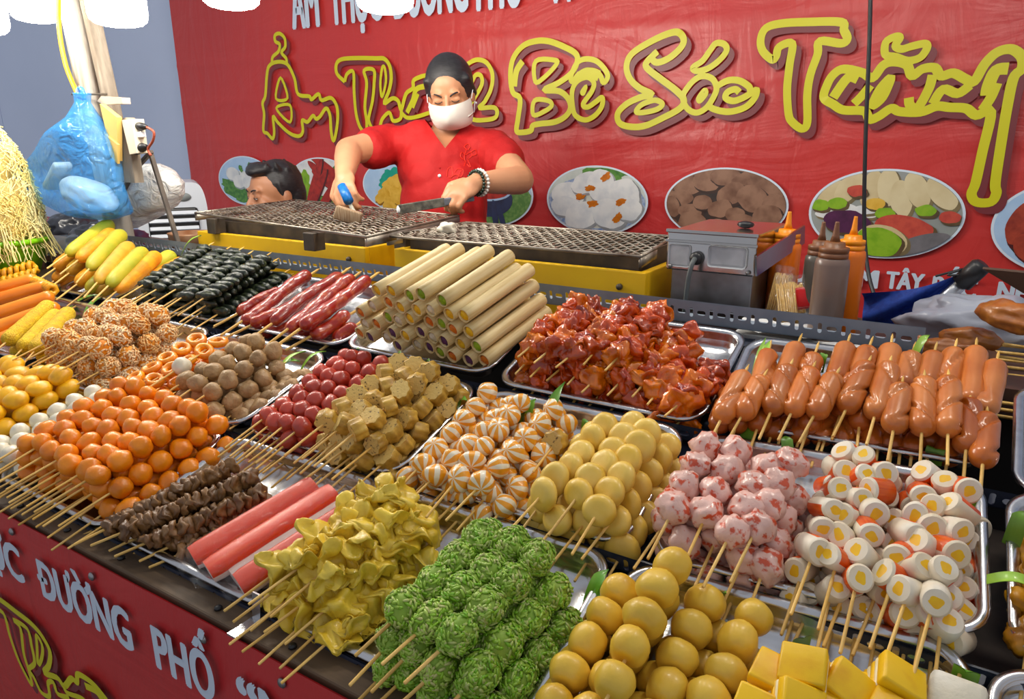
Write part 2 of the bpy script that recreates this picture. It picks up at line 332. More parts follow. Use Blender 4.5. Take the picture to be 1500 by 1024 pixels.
def text_vf(s, x0, x1, z0, z1, y):                 # word fitted between x0..x1, baseline z0, cap height at z1
    def geo(t):
        c = bpy.data.curves.new('t', 'FONT'); c.body = t; c.size = 1.0; c.offset = 0.0; c.resolution_u = 3; c.fill_mode = 'FRONT'
        o = bpy.data.objects.new('t', c); me = eval_mesh(o)
        r = ([q.co.copy() for q in me.vertices], [tuple(p.vertices) for p in me.polygons]); bpy.data.curves.remove(c); bpy.data.meshes.remove(me); return r
    hv, _ = geo('H'); b0 = min(q.y for q in hv); b1 = max(q.y for q in hv); cap = b1-b0
    MAP = {'Ư': ('U', 'h'), 'Ờ': ('O', 'hg'), 'Ự': ('U', 'hd'), 'Đ': ('D', 'b')}
    base = ''.join(MAP.get(ch, (ch, ''))[0] for ch in s); v, f = geo(base)
    def quad(P):
        n = len(v); v.extend(Vector((p[0], b0+p[1]*cap, 0)) for p in P); f.append(tuple(range(n, n+len(P))))
    for i, ch in enumerate(s):
        if ch not in MAP: continue
        gv, _ = geo(MAP[ch][0]); w_ = max(q.x for q in gv)-min(q.x for q in gv); r_ = max(q.x for q in geo(base[:i+1])[0]); l_ = r_-w_
        for k in MAP[ch][1]:
            if k == 'h': quad([(r_-.10*w_, .86), (r_+.02*w_, .90), (r_+.16*w_, 1.02), (r_+.16*w_, 1.16), (r_+.03*w_, 1.16), (r_+.03*w_, 1.05), (r_-.10*w_, .97)])
            if k == 'g': quad([(l_+.24*w_, 1.30), (l_+.42*w_, 1.30), (l_+.62*w_, 1.06), (l_+.50*w_, 1.06)])
            if k == 'd': quad([(l_+.40*w_, -.22), (l_+.60*w_, -.22), (l_+.60*w_, -.08), (l_+.40*w_, -.08)])
            if k == 'b': quad([(l_-.14*w_, .44), (l_+.42*w_, .44), (l_+.42*w_, .55), (l_-.14*w_, .55)])
    v = [Vector((q.x, q.y, 0)) for q in v]; a0 = min(q.x for q in v); a1 = max(q.x for q in v)
    V = []; FF = []; e = (x1-x0)/max(1, len(s))*.085; ez = (z1-z0)*.028
    for k, (ox, oz) in enumerate(((-1, 0), (-.5, 1), (-.5, -1), (0, 0), (.5, 1), (.5, -1), (1, 0))):
        n = len(V); V += [Vector((x0+e+(q.x-a0)/(a1-a0)*(x1-x0-2*e)+ox*e, y-.00012*k, z0+(q.y-b0)/(b1-b0)*(z1-z0)+oz*ez)) for q in v]; FF += [tuple(i+n for i in g) for g in f]
    return V, FF
def word(parent, s, pl, pr, yb, yt, Y, y_at, name='white_word', cap=None):
    a = at_y(pl, yb, Y); b = at_y(pr, yb, Y)
    z0 = a.z; z1 = z0+cap if cap else at_y(pl, yt, Y).z
    return obj(name, MB().add(text_vf(s, a.x, b.x, z0, z1, y_at)).mesh(name, smooth=False), M['ink_white'], parent)
for s, l, r, y in (('ẨM', 430, 471, 42), ('THỰC', 486, 563, 36), ('ĐƯỜNG', 576, 688, 27), ('PHỐ', 699, 768, 15), ('“N', 796, 838, 5)):
    word(banner, s, l, r, y, 0, YB, YB-.0065, cap=.19)
for s, l, r, yb, yt in (('U', 1150, 1187, 410, 385), ('M', 1254, 1286, 419, 394), ('TÂY', 1296, 1353, 421, 397), ('BẮC', 1363, 1430, 430, 404), ('NEM', 1458, 1530, 438, 412)):
    word(banner, s, l, r, yb, yt, YB, YB-.0065)
word(banner, 'I PH', 1266, 1312, 442, 430, YB, YB-.0065)

# oval food photographs printed on the banner
ink_cache = {}
def photo_ink(c, c2=None, scale=25):
    k = (c, c2)
    if k not in ink_cache: ink_cache[k] = ink('print_%d' % len(ink_cache), c, c2=c2 or tuple(q*.6 for q in c), scale=scale, lo=.4, hi=.75)
    return ink_cache[k]
def flat(pts, y): return ([Vector((p[0], y, p[1])) for p in pts], [tuple(range(len(pts)))])
def ell(cx, cz, rx, rz, rot=0, n=28, wob=0, sd=0):
    o = []
    for i in range(n):
        t = 2*math.pi*i/n; k = 1+(wob*noise.noise(Vector((math.cos(t)*2+sd, math.sin(t)*2, sd))) if wob else 0)
        x, z = rx*k*math.cos(t), rz*k*math.sin(t); o.append((cx+x*math.cos(rot)-z*math.sin(rot), cz+x*math.sin(rot)+z*math.cos(rot)))
    return o
def clip_ell(pts, cx, cz, rx, rz):
    o = []
    for x, z in pts:
        a, b = (x-cx)/rx, (z-cz)/rz; r = math.hypot(a, b)
        o.append((cx+a/r*rx, cz+b/r*rz) if r > 1 else (x, z))
    return o
SHADED = {'dumpling_print': photo_ink((.34, .35, .36)), 'egg_print': photo_ink((.38, .44, .46)), 'sausage_print': photo_ink((.09, .012, .012)), 'fritter_print': photo_ink((.30, .14, .02)), 'tube_print': photo_ink((.22, .17, .09)), 'filling_print': photo_ink((.12, .08, .04)), 'meatball_print': photo_ink((.05, .025, .018))}
def photo(cx, cz, rx, rz, back, shapes):
    y = YB-.0055
    o = obj('food_photo', MB().add(flat(ell(cx, cz, rx, rz, n=64), y)).mesh('food_photo', smooth=False), photo_ink((.72, .80, .90), (.68, .76, .86)), banner)
    obj('photo_background', MB().add(flat(ell(cx, cz, rx*.965, rz*.955, n=64), y-.0006)).mesh('photo_background', smooth=False), back, o)
    for i, (nm, x, z, a, b, rot, m, wob) in enumerate(shapes):
        if nm in SHADED:                             # dark printed outline around each pictured piece
            pts = clip_ell(ell(cx+(x+.03)*rx, cz+(z-.05)*rz, a*rx*1.06, b*rz*1.06, R(rot), 28, wob, i*3.3+cx), cx, cz, rx*.96, rz*.95)
            obj('printed_outline', MB().add(flat(pts, y-.0010-.00025*i+.00012)).mesh('printed_outline', smooth=False), SHADED[nm], o)
        pts = clip_ell(ell(cx+x*rx, cz+z*rz, a*rx, b*rz, R(rot), 28, wob, i*3.3+cx), cx, cz, rx*.96, rz*.95)
        obj(nm, MB().add(flat(pts, y-.0010-.00025*i)).mesh(nm, smooth=False), m, o)
rn = random.Random(3)
white = photo_ink((.80, .80, .78), (.62, .64, .66)); grn = photo_ink((.05, .17, .04), (.16, .34, .08), 60); red = photo_ink((.42, .04, .03), (.20, .015, .015), 40)
sky = photo_ink((.42, .58, .78), (.50, .64, .82)); gold = photo_ink((.75, .48, .12), (.60, .32, .05), 30); brn = photo_ink((.22, .11, .07), (.10, .045, .03), 30); drk = photo_ink((.03, .022, .02), (.06, .04, .035))
teal = photo_ink((.03, .30, .22), (.05, .40, .28)); cream = photo_ink((.72, .62, .40), (.58, .46, .26), 12); purp = photo_ink((.09, .02, .07), (.05, .01, .04), 40); pink = photo_ink((.55, .10, .07), (.42, .06, .05), 50); lime = photo_ink((.28, .46, .06), (.16, .34, .03), 40); navy = photo_ink((.03, .04, .10), (.02, .02, .05)); tbl = photo_ink((.34, .36, .34), (.24, .25, .24), 5); oran = photo_ink((.60, .20, .04), (.45, .12, .02), 50)
photo(-3.052, 1.184, .206, .119, sky, [('herb', -.3, -.4, .62, .34, -12, grn, .5), ('herb', .2, -.6, .6, .22, 5, grn, .5)] + [('egg_print', rn.uniform(-.45, .5), rn.uniform(-.15, .35), .24, .27, 0, white, .1) for _ in range(8)] + [('herb', -.1, .5, .06, .16, 40, grn, .5), ('herb', .2, .6, .06, .14, -30, grn, .5)])
photo(-2.525, 1.189, .207, .113, white, [('herb', -.6, -.1, .3, .6, 10, lime, .5), ('herb', .1, -.75, .7, .25, 0, grn, .5), ('herb', .6, .3, .25, .5, 0, grn, .5)] + [('sausage_print', x, z, .62, .19, r, red, .05) for x, z, r in ((.25, .55, -30), (.15, .25, -32), (.3, -.05, -28), (-.2, -.05, 62), (-.15, -.4, 55), (.15, -.6, 48))])
photo(-2.079, 1.19, .187, .108, sky, [('herb', -.05, .35, .3, .35, 10, teal, .5), ('herb', -.3, .1, .2, .3, 10, teal, .5)] + [('fritter_print', x, z, .3, .26, r, gold, .35) for x, z, r in ((-.1, .1, 20), (.3, .2, 70), (-.35, -.35, 30), (.05, -.3, -20), (.45, -.2, 60), (-.1, -.65, 10), (.3, -.6, 0), (.6, .3, 80))])
photo(-1.60, 1.171, .203, .125, photo_ink((.50, .62, .75), (.40, .5, .6)), [('herb', x, z, .32, .34, 0, photo_ink((.10, .22, .06), (.22, .36, .12), 70), .4) for x, z in ((.6, .1), (.75, -.3), (.5, -.5), (-.6, .1), (-.6, -.4), (.1, -.75))] + [('bowl_print', -.05, -.15, .6, .55, 0, navy, .02), ('bowl_rim', -.05, .12, .58, .33, 0, sky, .0), ('sauce_print', -.05, .12, .52, .27, 0, red, .02), ('fork_print', .15, -.65, .07, .5, 8, navy, .1), ('fork_print', .3, -.7, .06, .45, 20, navy, .1)])
photo(-1.137, 1.166, .201, .123, photo_ink((.62, .66, .62), (.5, .55, .5)), [('plate_print', 0, -.1, .97, .8, 0, photo_ink((.22, .30, .50), (.60, .66, .72), 70), 0), ('plate_center', .02, -.12, .82, .68, 0, photo_ink((.66, .66, .58), (.58, .58, .5)), 0), ('herb', .1, .72, .55, .24, 5, grn, .5)] + [('dumpling_print', x, z, a, b, r, white, .12) for x, z, a, b, r in ((-.55, .15, .34, .36, 0), (-.2, .5, .3, .3, 20), (.1, .45, .27, .45, 5), (.55, .2, .3, .45, 0), (-.6, -.2, .3, .3, 0), (-.28, -.45, .34, .4, 15), (.28, -.35, .34, .42, -10), (.65, -.2, .25, .32, 0))] + [('shallot_print', x, z, .1, .09, r, oran, .6) for x, z, r in ((-.1, .35, 0), (.2, .7, 40), (-.05, -.1, 10), (.5, 0, 30), (.45, -.45, 50), (-.3, .1, 0))])
photo(-.673, 1.171, .203, .119, brn, [('printed_dark_backdrop', 0, 0, .93, .93, 0, drk, 0)] + [('meatball_print', x, z, a, b, r, photo_ink((.30, .17, .115), (.14, .065, .04), 22), .12) for x, z, a, b, r in ((-.62, .5, .26, .26, 0), (-.3, .65, .24, .3, 0), (.0, .75, .26, .22, 0), (.35, .62, .28, .3, 20), (.7, .45, .24, .3, 0), (-.75, .15, .24, .2, 0), (-.85, -.1, .12, .3, 20), (-.55, -.2, .2, .2, 0), (.1, .3, .24, .28, 30), (.45, .2, .26, .34, -30), (.8, .05, .2, .3, 0), (-.35, .05, .16, .2, 0), (-.05, -.1, .2, .24, 10), (-.5, -.55, .24, .32, 0), (.2, -.25, .16, .2, 0), (-.1, -.68, .26, .3, 0), (.33, -.55, .26, .34, 0), (.7, -.3, .24, .36, 0))])
tubes = [('tube_print', x, z, .14, .42, r, cream, .03) for x, z, r in ((-.72, .35, -35), (-.5, .55, -30), (-.2, .55, -8), (.02, .6, 8), (.2, .35, 12), (.38, .55, 28), (.68, .5, 42))]
ends = [('filling_print', x, z, .13, .13, 0, m, .15) for x, z, m in ((-.85, .15, lime), (-.62, .2, lime), (-.38, .5, pink), (-.12, .22, gold), (.02, .02, lime), (.52, .12, lime), (.82, .0, pink))]
photo(-.202, 1.165, .207, .13, tbl, tubes + [('tube_print', x, z, .16, .1, 0, white, .1) for x, z in ((-.75, -.05), (-.5, .1), (-.2, 0), (-.25, .08))] + ends + [('filling_print', -.45, -.22, .32, .26, -5, purp, .15), ('filling_print', .28, -.3, .38, .3, -5, pink, .1), ('printed_dark_backdrop', .55, -.62, .35, .22, 20, photo_ink((.2, .19, .2)), .1), ('tube_print', .02, -.6, .34, .36, -10, cream, .04), ('filling_print', -.02, -.62, .3, .33, -10, lime, .12)])
photo(.265, 1.151, .197, .132, sky, [('printed_dark_backdrop', .05, -.1, .85, .8, 0, drk, .1)] + [('sausage_print', x, z, .2, .5, r, photo_ink((.40, .07, .04), (.22, .03, .02), 40), .1) for x, z, r in ((-.6, .1, -25), (-.3, .2, -20), (.0, .3, -15), (.35, .2, -20), (-.4, -.5, 60), (.2, -.45, 70))])

# ------------------------------------------------------------------ counter, ledge, front banner, slotted rails
YFB = 0.421
body = plain_box('market_counter', -2.75, .95, YFB+.012, 1.54, 0.0, .80, mat('dark_counter_wood', (.05, .04, .035), rough=.8, c2=(.08, .06, .05)))
tag(body, 'long dark wooden market counter under the sloping food display', 'counter')
obj('front_ledge', MB().add(box(3.7, .048, .022, .003, c=(-.9, YFB+.022, .829))).mesh('front_ledge', smooth=False), M['wood_dark'], body)
for i in range(20):
    p = T(-2.2+i*.15+rn.uniform(-.03, .03), YFB+.012, .841)
    obj('screw', MB().add(lathe([(0, .005), (.0025, .0045), (.0035, .002)], 10)).mesh('screw'), M['black'], body, p)
plain_box('back_worktop', -2.75, .95, 1.20, 1.56, .99, 1.03, mat('dark_worktop', (.09, .045, .035), rough=.5, c2=(.05, .03, .025)), body)
plain_box('worktop_support', -2.7, .9, 1.22, 1.52, .78, 1.0, mat('dark_support', (.03, .028, .026), rough=.8), body)
for u_ in (-2.4, -1.6, -.95, -.28, .45):
    obj('slope_bearer', MB().add(bar(SLOPE @ Vector((u_, .0, -.05)), SLOPE @ Vector((u_, .77, -.05)), .03, .03)).mesh('slope_bearer', smooth=False), M['rail_dark'], body)
    obj('bearer_post', MB().add(box(.03, .03, .27, c=(u_, 1.15, .92))).mesh('bearer_post', smooth=False), M['rail_dark'], body)

v = []; f = []; nx, nz = 160, 26
FX0, FX1 = -2.3, .95
for j in range(nz+1):
    for i in range(nx+1):
        x = FX0+(FX1-FX0)*i/nx; z = .836-.80*j/nz
        y = YFB - .006 - .004*(.5+.5*noise.noise(Vector((x*2.5, z*2, 8)))) - .003*math.exp(-((z-.80)/.03)**2)*(.5+.5*math.sin(x*21))
        v.append((x, y, z))
for j in range(nz):
    for i in range(nx):
        a = j*(nx+1)+i; f.append((a, a+1, a+nx+2, a+nx+1))
mb = MB().add((v, [tuple(reversed(q)) for q in f])); mb.add(([(p[0], p[1]+.0015, p[2]) for p in v], f))
fban = tag(obj('front_banner', mb.mesh('front_banner'), M['vinyl']), 'red vinyl banner with white capitals screwed to the front of the counter', 'banner')
YL = YFB-.0155
pf = lambda px, py: at_y(px, py, YL)
front_strokes = [(G_([(-60,430),(0,455),(100,530),(180,592),(240,660),(287,750),(282,830),(256,872),(330,900),(370,948),(410,905),(442,925),(450,880),(530,930),(600,1010),(640,1070)]), 0, .011),
 (G_([(-60,500),(22,532),(60,660),(110,800),(182,938),(172,870),(140,760),(122,620),(82,572),(160,622),(186,720),(202,815),(172,850),(200,900),(240,980),(287,1002),(280,930),(310,925),(335,990),(400,1010)]), 0, .009),
 (G_([(214,660),(246,720),(242,790),(222,822),(216,720)]), 1, .008), (G_([(490,945),(550,975),(590,1030)]), 0, .012), (G_([(370,948),(390,985),(480,1020),(520,1080)]), 0, .009)]
lettering(fban, 'lettering_thuc', front_strokes, pf, .001, sh=(.010, -.010))
capz = at_y(211, 911, YL).z-at_y(229, 975, YL).z
for s, l, r, yl in (('THỰC', -60, 38.5, 856), ('ĐƯỜNG', 60, 198, 871), ('PHỐ', 229, 319, 975), ('“N', 352, 440, 1040)):
    a = at_y(l, yl, YL); zb = at_y(229, 975, YL).z
    rr = at_y(r, 0, YL).x if False else None
    # right end: same height on the plane, photographed column r
    lo_, hi_ = a.x, a.x+1.5
    def pxx(x):
        d = Vector((x, YL, zb))-CAM; cx = d.x*math.cos(YAW)+d.y*math.sin(YAW); fw = -d.x*math.sin(YAW)+d.y*math.cos(YAW)
        zc = fw*math.cos(PITCH)-d.z*math.sin(PITCH); return 750+F_PX*cx/zc
    def solve(px, lo=-2.5, hi=.5):
        for _ in range(50):
            md = (lo+hi)/2
            if pxx(md) < px: lo = md
            else: hi = md
        return lo
    obj('white_word', MB().add(text_vf(s, solve(l), solve(r), zb, zb+capz, YL)).mesh('white_word', smooth=False), M['ink_white'], fban)
for x in [solve(q) for q in (30, 146, 307, 420)]:
    obj('washer_screw', MB().add(lathe([(0, .006), (.002, .006), (.004, .003)], 12)).mesh('washer_screw'), M['steel_dull'], fban, T(x, YFB-.012, .816) @ RX(R(90)))

def slotted(L, h, t, m_, name):                    # slotted angle: face in XZ with real holes, flange going back (+Y)
    mb = MB(); mod = .034; n = int(L/mod)
    for i in range(n):
        x0 = i*mod
        for part in range(2):
            a, b = (x0, x0+.022) if part == 0 else (x0+.022, x0+mod)
            hw, hh = (.0075, .0042) if part == 0 else (.0032, .0085)
            c = (a+b)/2; ring = []; rect = []
            for k in range(12):
                tt = 2*math.pi*(k+.5)/12; cx, sz = math.cos(tt), math.sin(tt)
                r_ = min(hw, hh); ring.append((c+math.copysign(hw-r_, cx)+r_*cx, h/2+math.copysign(hh-r_, sz)+r_*sz))
                s_ = max(abs(cx)/((b-a)/2), abs(sz)/(h/2)); rect.append((c+cx/s_, h/2+sz/s_))
            # rectangle corners are added by snapping
            cs = [(b, h), (a, h), (a, 0), (b, 0)]
            for cx, cz in cs:
                j = min(range(12), key=lambda q: (rect[q][0]-cx)**2+(rect[q][1]-cz)**2); rect[j] = (cx, cz)
            v = []; f = []
            for y in (0, t):
                v += [Vector((p[0], y, p[1])) for p in rect]+[Vector((p[0], y, p[1])) for p in ring]
            for k in range(12):
                q = (k+1) % 12
                f.append((k, q, 12+q, 12+k)); f.append((24+q, 24+k, 36+k, 36+q)); f.append((12+k, 12+q, 36+q, 36+k))
            mb.add((v, f))
    mb.add(box(n*mod, h*.9, t, c=(n*mod/2, h*.45, t/2)))
    return mb.mesh(name, [m_], smooth=False)
def rail(u0, L, v_, w_, h, m_, label, tilt=0):
    me = slotted(L, h, .0018, m_, 'slotted_rail')
    return tag(obj('slotted_rail', me, None, None, SLOPE @ T(u0, v_, w_) @ RX(tilt)), label, 'rail', 'slotted angle rails of the display')
rail(-2.30, 3.2, -.004, -.028, .028, M['rail_dark'], 'dark slotted steel rail along the front ledge')
rail(-2.30, 3.2, .2270, -.022, .024, M['rail_dark'], 'dark slotted steel rail between front and middle tray rows')
rail(-2.30, 3.2, .4700, -.022, .024, M['rail_dark'], 'dark slotted steel rail between middle and rear tray rows')
rail(-2.30, 2.30, .752, -.008, .040, M['rail_grey'], 'grey slotted steel rail behind the rear tray row', tilt=-TILT*.4)
br = MB().add(bar((0, -.035, -.002), (0, .0, -.002), .014, .0025)).add(bar((0, .0, -.003), (0, .004, .03), .014, .0025))
tag(obj('corner_bracket', br.mesh('corner_bracket', smooth=False), M['steel'], None, T(at_z(376, 905, .842)) ), 'small shiny steel bracket on the ledge at the front rail', 'bracket')

# ------------------------------------------------------------------ stainless trays
def tray_mesh(L, Wd, depth=.028, name='tray_pan'):
    prof = [(-.001, -.0045), (.0005, .0), (-.004, .0015), (-.010, .0005), (-.0125, -.004), (-.016, -depth+.006), (-.024, -depth), (-.05, -depth+.0004)]
    v = []; f = []; n = 48
    def ringpts(off, z, rad):
        o = []; hx, hy = L/2+off, Wd/2+off; r = max(.006, rad+off)
        for q, (cx, cy) in enumerate(((1, 1), (-1, 1), (-1, -1), (1, -1))):
            for k in range(n//4):
                t = math.pi/2*(q+k/(n//4-1)); o.append(Vector((cx*(hx-r)+r*math.cos(t), cy*(hy-r)+r*math.sin(t), z)))
        return o
    for off, z in prof: v += ringpts(off, z, .040)
    for j in range(len(prof)-1):
        for i in range(n):
            k = (i+1) % n; f.append((j*n+i, j*n+k, (j+1)*n+k, (j+1)*n+i))
    f.append(tuple((len(prof)-1)*n+i for i in range(n)))
    # underside shell
    b0 = len(v); pr2 = [(-.001, -.0045), (-.0125, -.0065), (-.017, -depth+.004), (-.025, -depth-.0015)]
    for off, z in pr2: v += ringpts(off, z, .040)
    for j in range(len(pr2)-1):
        for i in range(n):
            k = (i+1) % n; f.append((b0+j*n+k, b0+j*n+i, b0+(j+1)*n+i, b0+(j+1)*n+k))
    f.append(tuple(b0+(len(pr2)-1)*n+i for i in reversed(range(n))))
    return MB().add((v, f)).mesh(name, [M['steel']])
tray_me = tray_mesh(.325, .226)
def tray(uc, vc, yaw, label, w=.004, me=None):
    return tag(obj('serving_tray', me or tray_me, None, None, SLOPE @ T(uc, vc, w) @ RZ(R(yaw))), label, 'tray', 'stainless steel display trays')
VA, VB, VC = .112, .352, .604
tray(.242, .135, 2, 'steel tray at the counter end beside the yellow cube skewers')
tray(-.090, .125, 3.5, 'steel tray holding pale fish ball and yellow cube skewers')
tray(-.434, VA, 0, 'steel tray holding folded tofu skin and green rice skewers')
tray(-.774, VA, 0, 'steel tray holding brown ruffled meat skewers and crab sticks')
tray(-1.106, VA, 0, 'steel tray holding orange fish ball skewers')
tray(-1.440, VA, 0, 'steel tray holding golden oval ball skewers')
tray(.250, .372, 2, 'steel tray of golden fried parcels beside the egg-centre rolls')
tray(-.090, .362, 3.5, 'steel tray holding pink lobster ball and egg-centre roll skewers')
tray(-.434, VB, 0, 'steel tray holding striped ball and pale coin skewers')
tray(-.774, VB, 0, 'steel tray holding red ball and speckled fish cake skewers')
tray(-1.106, VB, 0, 'steel tray holding brown meatball skewers')
tray(-1.440, VB, 0, 'steel tray holding coconut crumbed ball skewers')
tray(-1.775, VB, 0, 'steel tray holding yellow crumbed sticks and orange sausages')
tray(-.093, .612, 3, 'steel tray holding scored sausages on sticks')
tray(-.432, VC, 0, 'steel tray holding glazed chicken skewers', me=tray_mesh(.340, .250))
tray(-.780, VC-.004, 0, 'steel tray holding filled bamboo tubes', w=.010)
tray(-1.110, VC, 0, 'steel tray holding glossy red sausage skewers')
tray(-1.450, VC, 0, 'steel tray holding dark leaf roll skewers')
tray(-1.800, VC, 0, 'steel tray holding battered corn dogs')
WF = -.023                                          # tray floor height in the sloped frame
# ------------------------------------------------------------------ bulbs over the stall
M['diffuser'] = mat('lit_bulb_diffuser', (1, 1, 1), emit=BULB_POWER, ecol=BULB_COLOR)
def bulb(p, label, r=.062, tail=''):
    o = empty('led_bulb'+tail, T(p), label, 'lamp', 'hanging white bulbs')
    obj('diffuser'+tail, MB().add(lathe([(0, r*.55), (.004, r*.8), (.012, r*.95), (.025, r), (.10, r), (.115, r*.9)], 32)).mesh('diffuser'), M['diffuser'], o)
    obj('bulb_collar', MB().add(lathe([(.115, r*.92), (.15, r*.55), (.165, .022), (.20, .022)], 24)).mesh('bulb_collar'), M['white_pl'], o)
    obj('lamp_holder', MB().add(lathe([(.195, .026), (.25, .024), (.262, .010)], 20)).mesh('lamp_holder'), M['black'], o)
    obj('hanging_wire', MB().add(tube([(0, 0, .26), (0, .004, .6), (0, 0, 2.6-p[2])], .003, 6)).mesh('hanging_wire'), M['black'], o)
for (px, py, d) in ((-28, 50, 1.70), (55, 32, 1.95), (175, 38, 1.62), (340, 12, 1.60), (565, 18, 1.55)):
    q = at_depth(px, py, d); bulb((q.x, q.y, q.z), 'white cylindrical LED bulb hanging lit near the banner and pole')
# the same string of bulbs goes on above the frame along the counter
bulb((-.55, 1.15, 1.90), 'white cylindrical LED bulb of the same string above the steel machine', tail='_right_offscreen')
bulb((.05, 1.15, 1.90), 'white cylindrical LED bulb of the same string above the sausage tray', tail='_far_right_offscreen')
for y, lab in ((-.25, 'bare steel roof beam over the front of the stall'), (1.15, 'steel beam carrying the hanging bulbs over the stall')):
    tag(obj('roof_beam', MB().add(bar((-3.2, y, 2.6), (1.2, y, 2.6), .04, .04)).mesh('roof_beam', smooth=False), M['steel_dull']), lab, 'beam', 'overhead beams')

# ------------------------------------------------------------------ food: shared meshes
def variants(n, fn): return [fn(i) for i in range(n)]
def mesh_blob(name, m, n=3, **k): return variants(n, lambda i: MB().add(blob(seed=i+1, **k)).mesh(name, [m]))
def grains(core, n, gl, gw, gt, seed, slots=(1,), sub=1, lift=.0, tang=1.0):
    rg = random.Random(seed); mb = MB(); mb.add(core[0:2], None, 0); V = core[0]
    for i in range(n):
        p = rg.choice(V); nrm = p.normalized()
        a = nrm.cross(Vector((rg.uniform(-1, 1), rg.uniform(-1, 1), rg.uniform(-1, 1)))).normalized()
        a = (a*tang+nrm*rg.uniform(-.1, 1-tang+.1)).normalized(); b = nrm.cross(a).normalized(); c = a.cross(b)
        q = p+nrm*lift
        m4 = Matrix(((a.x, b.x, c.x, q.x), (a.y, b.y, c.y, q.y), (a.z, b.z, c.z, q.z), (0, 0, 0, 1))) @ SCL(gl*rg.uniform(.7, 1.2), gw, gt)
        mb.add(ico(sub), m4, rg.choice(slots))
    return mb
def stick_mesh(y0, y1, r=.0017):
    return MB().add(lathe([(y0, r*.8), (y0+.001, r), (y1-.008, r), (y1, r*.25)], 7, 'Y')).mesh('stick', [M['stick']])
def slope_m(u, v, w, yaw=0, pitch=0, roll=0): return SLOPE @ T(u, v, w) @ RZ(-R(yaw)) @ RX(R(pitch)) @ RY(R(roll))
RNG = random.Random(11)
def skewer(name, label, cat, group, m4, stick, pieces):
    o = empty(name, m4, label, cat, group)
    if stick: obj('stick', stick, None, o)
    for pn, me, ml in pieces: obj(pn, me, None, o, ml)
    return o
def rotr(rg, a=180, b=180, c=180): return RX(R(rg.uniform(-a, a))) @ RY(R(rg.uniform(-b, b))) @ RZ(R(rg.uniform(-c, c)))
def heap(name, label, cat, group, part, meshes, u0, u1, v0, layers, pitch, n, handle, tip=.006, w0=None, dw=.028, dv=0.0, yaw=0, jit=.005, jyaw=4.0, jn=0, spin='free', pt=0, shrink=None, shift=0.0, stick_r=.0017, scale=1.0, lift=1.0):
    """skewers lying in layers; u0..u1 is the lowest layer, food starts at depth v0, handles point to the front"""
    rg = random.Random(hash(name) % 1000 if False else sum(map(ord, name))); L = (n-1)*pitch
    st = stick_mesh(-handle-pitch*.4, L+pitch*.45+tip, stick_r); d = (u1-u0)
    w = WF+pitch*.5 if w0 is None else w0
    for k, cnt in enumerate(layers):
        fr = (layers[0]-cnt)/max(1, layers[0]) * d if shrink is None else shrink*k*2
        a = u0+fr/2+shift*k; b = u1-fr/2+shift*k
        for i in range(cnt):
            u = a+(b-a)*(i/(cnt-1) if cnt > 1 else .5)+rg.uniform(-jit, jit)
            nn = n-(rg.randint(0, jn) if jn else 0)
            m4 = slope_m(u, v0+dv*k+rg.uniform(-.013, .013), w+dw*k+rg.uniform(-.0015, .0015), yaw+rg.uniform(-jyaw, jyaw), pt-lift*(1 if k == 0 else .6)+rg.uniform(-1, 1))
            ps = []
            for j in range(nn):
                if spin == 'free': r = rotr(rg)
                elif spin == 'axis': r = RY(R(rg.uniform(0, 360))) @ RX(R(rg.uniform(-8, 8)))
                elif spin == 'up': r = RZ(R(rg.uniform(-18, 18))) @ RX(R(rg.uniform(-14, 14))) @ RY(R(rg.uniform(-16, 16)))
                else: r = spin(rg, j)
                ps.append((part, rg.choice(meshes), T(rg.uniform(-.0022, .0022), j*pitch+rg.uniform(-.0015, .0015), rg.uniform(-.0022, .0022)) @ r @ SCL(*[scale*rg.uniform(.90, 1.09) for _ in range(3)])))
            lay = '' if len(layers) == 1 else (', lowest layer' if k == 0 else (', top layer' if k == len(layers)-1 else ', middle layer'))
            skewer(name, label+lay, cat, group, m4, st, ps)

# --- balls
m_orange = mat('orange_fish_ball', (.78, .27, .005), rough=.36, c2=(.66, .18, .003), scale=30, rnd=.12, bump=.25, bscale=160, coat=.12, lo=.45, hi=.8)
orange_me = mesh_blob('fish_ball', m_orange, 4, rx=.0168, ry=.0185, rz=.0165, amp=.12, freq=1.6)
heap('orange_fish_ball_skewer', 'skewer of bright orange fish balls in the tall pile', 'skewer', 'orange fish ball skewers', 'fish_ball', orange_me, -1.215, -.945, .038, [9, 9, 7], .0325, 6, .075, w0=.004, dw=.0262, dv=.006, yaw=3, shrink=.016, shift=-.004, scale=.96, lift=3)
m_white = mat('white_fish_ball', (.80, .76, .64), rough=.35, c2=(.70, .64, .48), scale=25, rnd=.06, coat=.15)
white_me = mesh_blob('fish_ball', m_white, 3, rx=.016, ry=.0165, rz=.016, amp=.08, freq=1.5)
heap('white_fish_ball_skewer', 'skewer of white fish balls beside the orange fish balls', 'skewer', 'white fish ball skewers', 'fish_ball', white_me, -1.315, -1.232, .03, [4, 3], .0325, 6, .075, w0=.002, dw=.024, yaw=8, lift=3)
m_gold = mat('golden_oval_ball', (.76, .42, .04), rough=.42, c2=(.56, .25, .02), scale=45, rnd=.12, bump=.2, bscale=120, coat=.1, lo=.5, hi=.8)
gold_me = mesh_blob('oval_ball', m_gold, 3, rx=.0195, ry=.0215, rz=.015, amp=.08, freq=1.3)
heap('golden_ball_skewer', 'skewer of golden oval balls behind the white fish balls', 'skewer', 'golden oval ball skewers', 'oval_ball', gold_me, -1.63, -1.365, .055, [8, 8, 7], .040, 4, .07, w0=.002, dw=.023, dv=.006, yaw=2, spin='up', lift=3)
